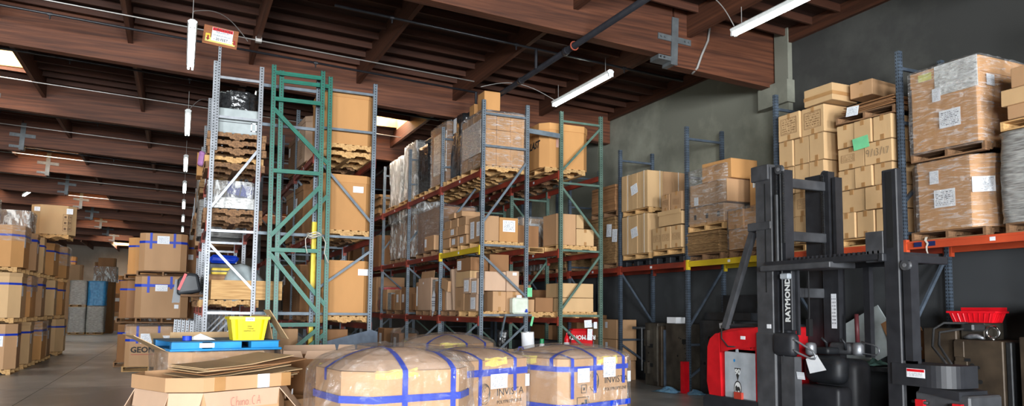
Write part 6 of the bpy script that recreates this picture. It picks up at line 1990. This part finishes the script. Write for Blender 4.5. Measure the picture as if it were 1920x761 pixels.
# crumpled rags
def rag(x, y, z, label, mt, s=1.0, seed=1):
    rg = random.Random(seed)
    b = MB()
    n = 9
    for i in range(n):
        for j in range(n):
            b.v.append(((i / (n - 1) - .5) * .42 * s + rg.uniform(-.02, .02), (j / (n - 1) - .5) * .32 * s + rg.uniform(-.02, .02), max(.004, .07 * s * math.exp(-((i - 4) ** 2 + (j - 4) ** 2) / 9) * (1 + rg.uniform(-.6, .6)))))
    for i in range(n - 1):
        for j in range(n - 1):
            b.f.append((i * n + j, (i + 1) * n + j, (i + 1) * n + j + 1, i * n + j + 1))
            b.m.append(0)
    return tag(obj('rag', b, M[mt], None, (x, y, z), (0, 0, rg.uniform(0, 3)), smooth=True), label, 'rag')


rag(9.05, 12.42, .0, 'crumpled blue rag on the floor at the red post protector', 'rag', 1.3, 1)
rag(9.32, 11.9, .0, 'second blue rag on the floor right of the red post protector', 'rag', 1.1, 5)
rag(8.15, 7.15, .18, 'crumpled light blue rag on the truck step', 'rag', .8, 2)

# ------------------------------------------------------------------ dies and tooling under the wall rack
def die(x0, x1, y0, y1, z0, z1, label, mt='die', bolts=(), plates=(), notch=()):
    d = thing('steel_die', label, 'steel die', ((x0 + x1) / 2, (y0 + y1) / 2, z0))
    hx, hy, h = (x1 - x0) / 2, (y1 - y0) / 2, z1 - z0
    obj('block', MB().cbox(-hx, hx, -hy, hy, 0, h, .012), M[mt], d)
    for (y, z, r) in bolts:
        obj('bolt_hole', MB().lathe([(r, 0), (r, .006)], 10, Matrix.Translation((-hx - .006, y, z)) @ Matrix.Rotation(Q, 4, 'Y')), M['hole'], d)
    for (a, b_, c_, e, dx) in plates:
        obj('plate', MB().cbox(-hx - dx, -hx + .01, a, b_, c_, e, .006), M[mt], d)
    for (a, b_, c_, e) in notch:
        obj('notch', MB().box(-hx - .004, -hx + .002, a, b_, c_, e), M['hole'], d)
    return d


die(9.5, 10.3, 13.42, 13.9, .0, 1.36, 'grey steel die standing under the wall rack, left of the pair with a clamp', 'die', bolts=((.1, .5, .02), (.1, .7, .02), (.1, .9, .02)), plates=((-.24, -.1, .1, 1.3, .02), (.05, .2, .85, 1.2, .06), (.05, .2, .25, .5, .06)), notch=((-.06, .1, .82, .9), (-.06, .1, .4, .48)))
die(9.5, 10.3, 13.28, 13.4, .0, 1.3, 'rusty narrow steel plate between two dies', 'die_b')
die(9.52, 10.3, 13.1, 13.25, .0, 1.22, 'thin bluish steel plate between two dies', 'slate')
die(9.45, 10.34, 12.34, 13.06, .0, 1.36, 'broad grey steel die with an arc of bolt holes under the wall rack', 'die', bolts=[(-.1 + .22 * math.cos(R_(a)) , .65 + .42 * math.sin(R_(a)), .012) for a in range(90, 271, 15)] + [(-.05, .7, .02)], notch=((-.36, -.2, .95, 1.05), (-.36, -.2, .45, .52), (-.36, -.2, .25, .3)))
tag(obj('white_carton', MB().cbox(-.12, .12, -.16, .16, 0, .13, .006), M['paper'], None, (9.6, 12.9, 1.365)), 'small white box on the broad grey die', 'box')
tag(obj('clamp_arm', MB().tube([(9.3, 14.1, 1.24), (9.6, 13.85, 1.24)], .03, 8).tube([(9.45, 13.95, 1.24), (9.45, 13.95, .3)], .02, 6), M['steel_d']), 'dark clamp arm sticking out of the left die', 'clamp')
die(9.5, 10.34, 11.0, 12.0, .0, 1.45, 'dark steel die behind the red post protector', 'steel_d', bolts=((.2, 1.1, .04), (.2, .95, .03), (.35, .6, .03)))
die(9.6, 10.34, 9.9, 10.85, .0, 1.36, 'dark machine block behind the red power unit', 'steel_d')
tag(obj('machine_lever', MB().box(9.55, 10.2, 10.6, 11.9, 1.455, 1.6).lathe([(.07, 0), (.06, .08), (.03, .14), (.03, .2)], 10, Matrix.Translation((9.9, 10.75, 1.6))).box(10.1, 10.3, 10.9, 12.0, 1.6, 1.95), M['black_pl']), 'black machine frame lying on the dark die', 'machine part')
tag(obj('yellow_plate', MB().box(9.55, 9.56, 10.0, 10.3, 1.1, 1.25), make('orange_label', srgb(170, 90, 50), rough=.6)), 'small orange plate on the dark machine block', 'plate')
tag(obj('paper_note', MB().box(-.09, .09, -.001, .001, -.05, .05), M['paper'], None, (9.49, 11.3, 1.36), (0, R_(-10), -Q)), 'small white paper on the dark steel die', 'note')
sheet(C.objects['steel_die.004'] if 'steel_die.004' in C.objects else t, 'l', .42, 1.2, .16, .2, .43, .5, M['sheet'])
# right side dies
die(9.42, 10.2, 5.98, 6.62, .0, 1.28, 'brown steel die with bolt holes and stepped edge under the orange beam', 'die_b', bolts=((.08, .95, .03), (0, .93, .022), (-.02, .75, .03), (.06, .55, .028), (.0, .52, .024), (.08, .35, .03), (-.02, .32, .026)), plates=((.16, .32, .1, .62, .012), (.14, .32, .72, 1.0, .012), (.18, .32, 1.05, 1.26, .01)), notch=((.1, .18, 1.0, 1.04), (.1, .16, .64, .69)))
die(9.46, 10.2, 5.9, 5.975, .0, 1.27, 'dark plate face of the brown steel die', 'steel_d')
die(9.38, 10.2, 5.2, 5.76, .0, 1.34, 'brown steel die at the right edge of the picture', 'die_b', plates=((.1, .26, .0, 1.33, .02),), notch=((.06, .1, .0, 1.33),))
die(9.5, 10.1, 6.64, 7.12, .0, 1.42, 'lower brown steel die behind the truck hoses', 'die_b', bolts=((-.05, 1.0, .025), (-.1, .85, .025)))
# eye bolt and hook on the die
eb = MB()
eb.tube([(0, .075 * math.cos(R_(a)), .1 + .075 * math.sin(R_(a))) for a in range(0, 360, 24)], .018, 8, closed=True)
eb.lathe([(.03, 0), (.03, .02), (.018, .03)], 10)
tag(obj('eye_bolt', eb, M['chrome'], None, (9.52, 6.16, 1.282), (0, 0, R_(10)), smooth=True), 'bright steel eye bolt on the brown die', 'eye bolt')
tag(obj('shackle', MB().tube([(0, -.12, .02), (0, -.04, .045), (0, .06, .04), (0, .14, .02)], [.018, .03, .035, .02], 8), M['steel'], None, (9.52, 6.4, 1.283), smooth=True), 'steel shackle beside the eye bolt', 'shackle')
# red bin on a post
tag(obj('die_riser', MB().cbox(-.2, .2, -.16, .16, 0, .22, .01), M['die'], None, (9.75, 6.45, 1.282)), 'small steel block under the red bin', 'block')
rb = thing('red_bin', 'bright red plastic bin with ribbed sides on top of the brown die', 'bin', (9.66, 6.45, 1.505), R_(4))
rb.scale = (.55, .95, 1)
vs = [(-.22, -.26, 0), (.22, -.26, 0), (.22, .26, 0), (-.22, .26, 0), (-.26, -.31, .14), (.26, -.31, .14), (.26, .31, .14), (-.26, .31, .14)]
ivs = [(x * .94, y * .95, z + (.01 if z == 0 else 0)) for x, y, z in vs]
obj('shell', MB().add(vs + ivs, [(0, 3, 2, 1), (0, 1, 5, 4), (1, 2, 6, 5), (2, 3, 7, 6), (3, 0, 4, 7), (8, 9, 10, 11), (8, 12, 13, 9), (9, 13, 14, 10), (10, 14, 15, 11), (11, 15, 12, 8), (4, 5, 13, 12), (5, 6, 14, 13), (6, 7, 15, 14), (7, 4, 12, 15)]), M['red_pl'], rb)
for k in range(8):
    y = -.24 + k * .068
    obj('rib', MB().bar((-.223, y * .95, .01), (-.262, y * 1.1, .12), .014, .014), M['red_pl'], rb)
for k in range(6):
    x = -.18 + k * .07
    obj('rib', MB().bar((x, -.264, .01), (x * 1.1, -.312, .12), .014, .014), M['red_pl'], rb)
rm = MB()
for a_ in ((-.285, .285, -.335, -.305), (-.285, .285, .305, .335), (-.285, -.255, -.305, .305), (.255, .285, -.305, .305)):
    rm.box(*a_, .125, .15)
obj('rim', rm, M['red_pl'], rb)
obj('rear_lip', MB().box(.26, .285, -.31, .31, .15, .2), M['red_pl'], rb)
# cardboard behind the truck
tag(obj('leaning_cardboard', MB().cbox(-.3, .3, -.008, .008, 0, .85, .003), M['card_d'], None, (10.2, 7.72, .85), (0, R_(-28), -Q)), 'brown cardboard sheet leaning at the wall behind the auxiliary mast', 'cardboard')
carton(9.9, 10.3, 7.4, 7.75, .81, 1.36, 'brown carton low behind the auxiliary mast', 'card_d', .2, None, (('l', .05, .3, .06, .05, M['sheet']),))
tag(obj('leaning_sheet', MB().cbox(-.55, .55, -.01, .01, 0, .75, .004), M['grey_box'], None, (10.3, 8.55, .85), (R_(12), R_(-26), -Q)), 'pale grey panel leaning at the wall behind the truck controls', 'panel')
tag(obj('tool_bench', MB().box(9.7, 10.4, 7.2, 9.0, .74, .8).box(9.75, 9.81, 7.25, 7.31, 0, .74).box(9.75, 9.81, 8.88, 8.94, 0, .74).box(10.3, 10.36, 7.25, 7.31, 0, .74).box(10.3, 10.36, 8.88, 8.94, 0, .74), M['steel_d']), 'dark steel bench under the wall rack behind the truck', 'bench')
rag(9.95, 8.3, .81, 'teal cloth heap on the dark bench', 'tealcloth', 1.2, 3)
o = open_carton(9.85, 5.62, 1.345, 'open brown carton on the die at the right edge', .5, .5, .3, .02, R_(20), 'card', {0: (60, .12), 6: (50, .14), 2: (40, .1)}, inner='card_l')
# cartons on the floor at the sage frame
carton_rows(9.35, .55, 16.1, 14.85, [(.0, .45, 2), (.45, .95, 2), (.95, 1.42, 2)], 'the floor stack beyond the sage frame', 'card', tape=None, sheets_of=lambda r, k, w, h: (('l', -.15, h * .7, .1, .14, M['sheet']),))
for k, (x, y, w, h) in enumerate(((9.9, 17.4, 1.0, 1.5), (9.9, 19.2, 1.2, 1.2))):
    carton(x - .45, x + .45, y - w / 2, y + w / 2, 0, h, 'dark crate on the floor under the far wall rack, %s' % ORD[k], 'card_d', 0, None)
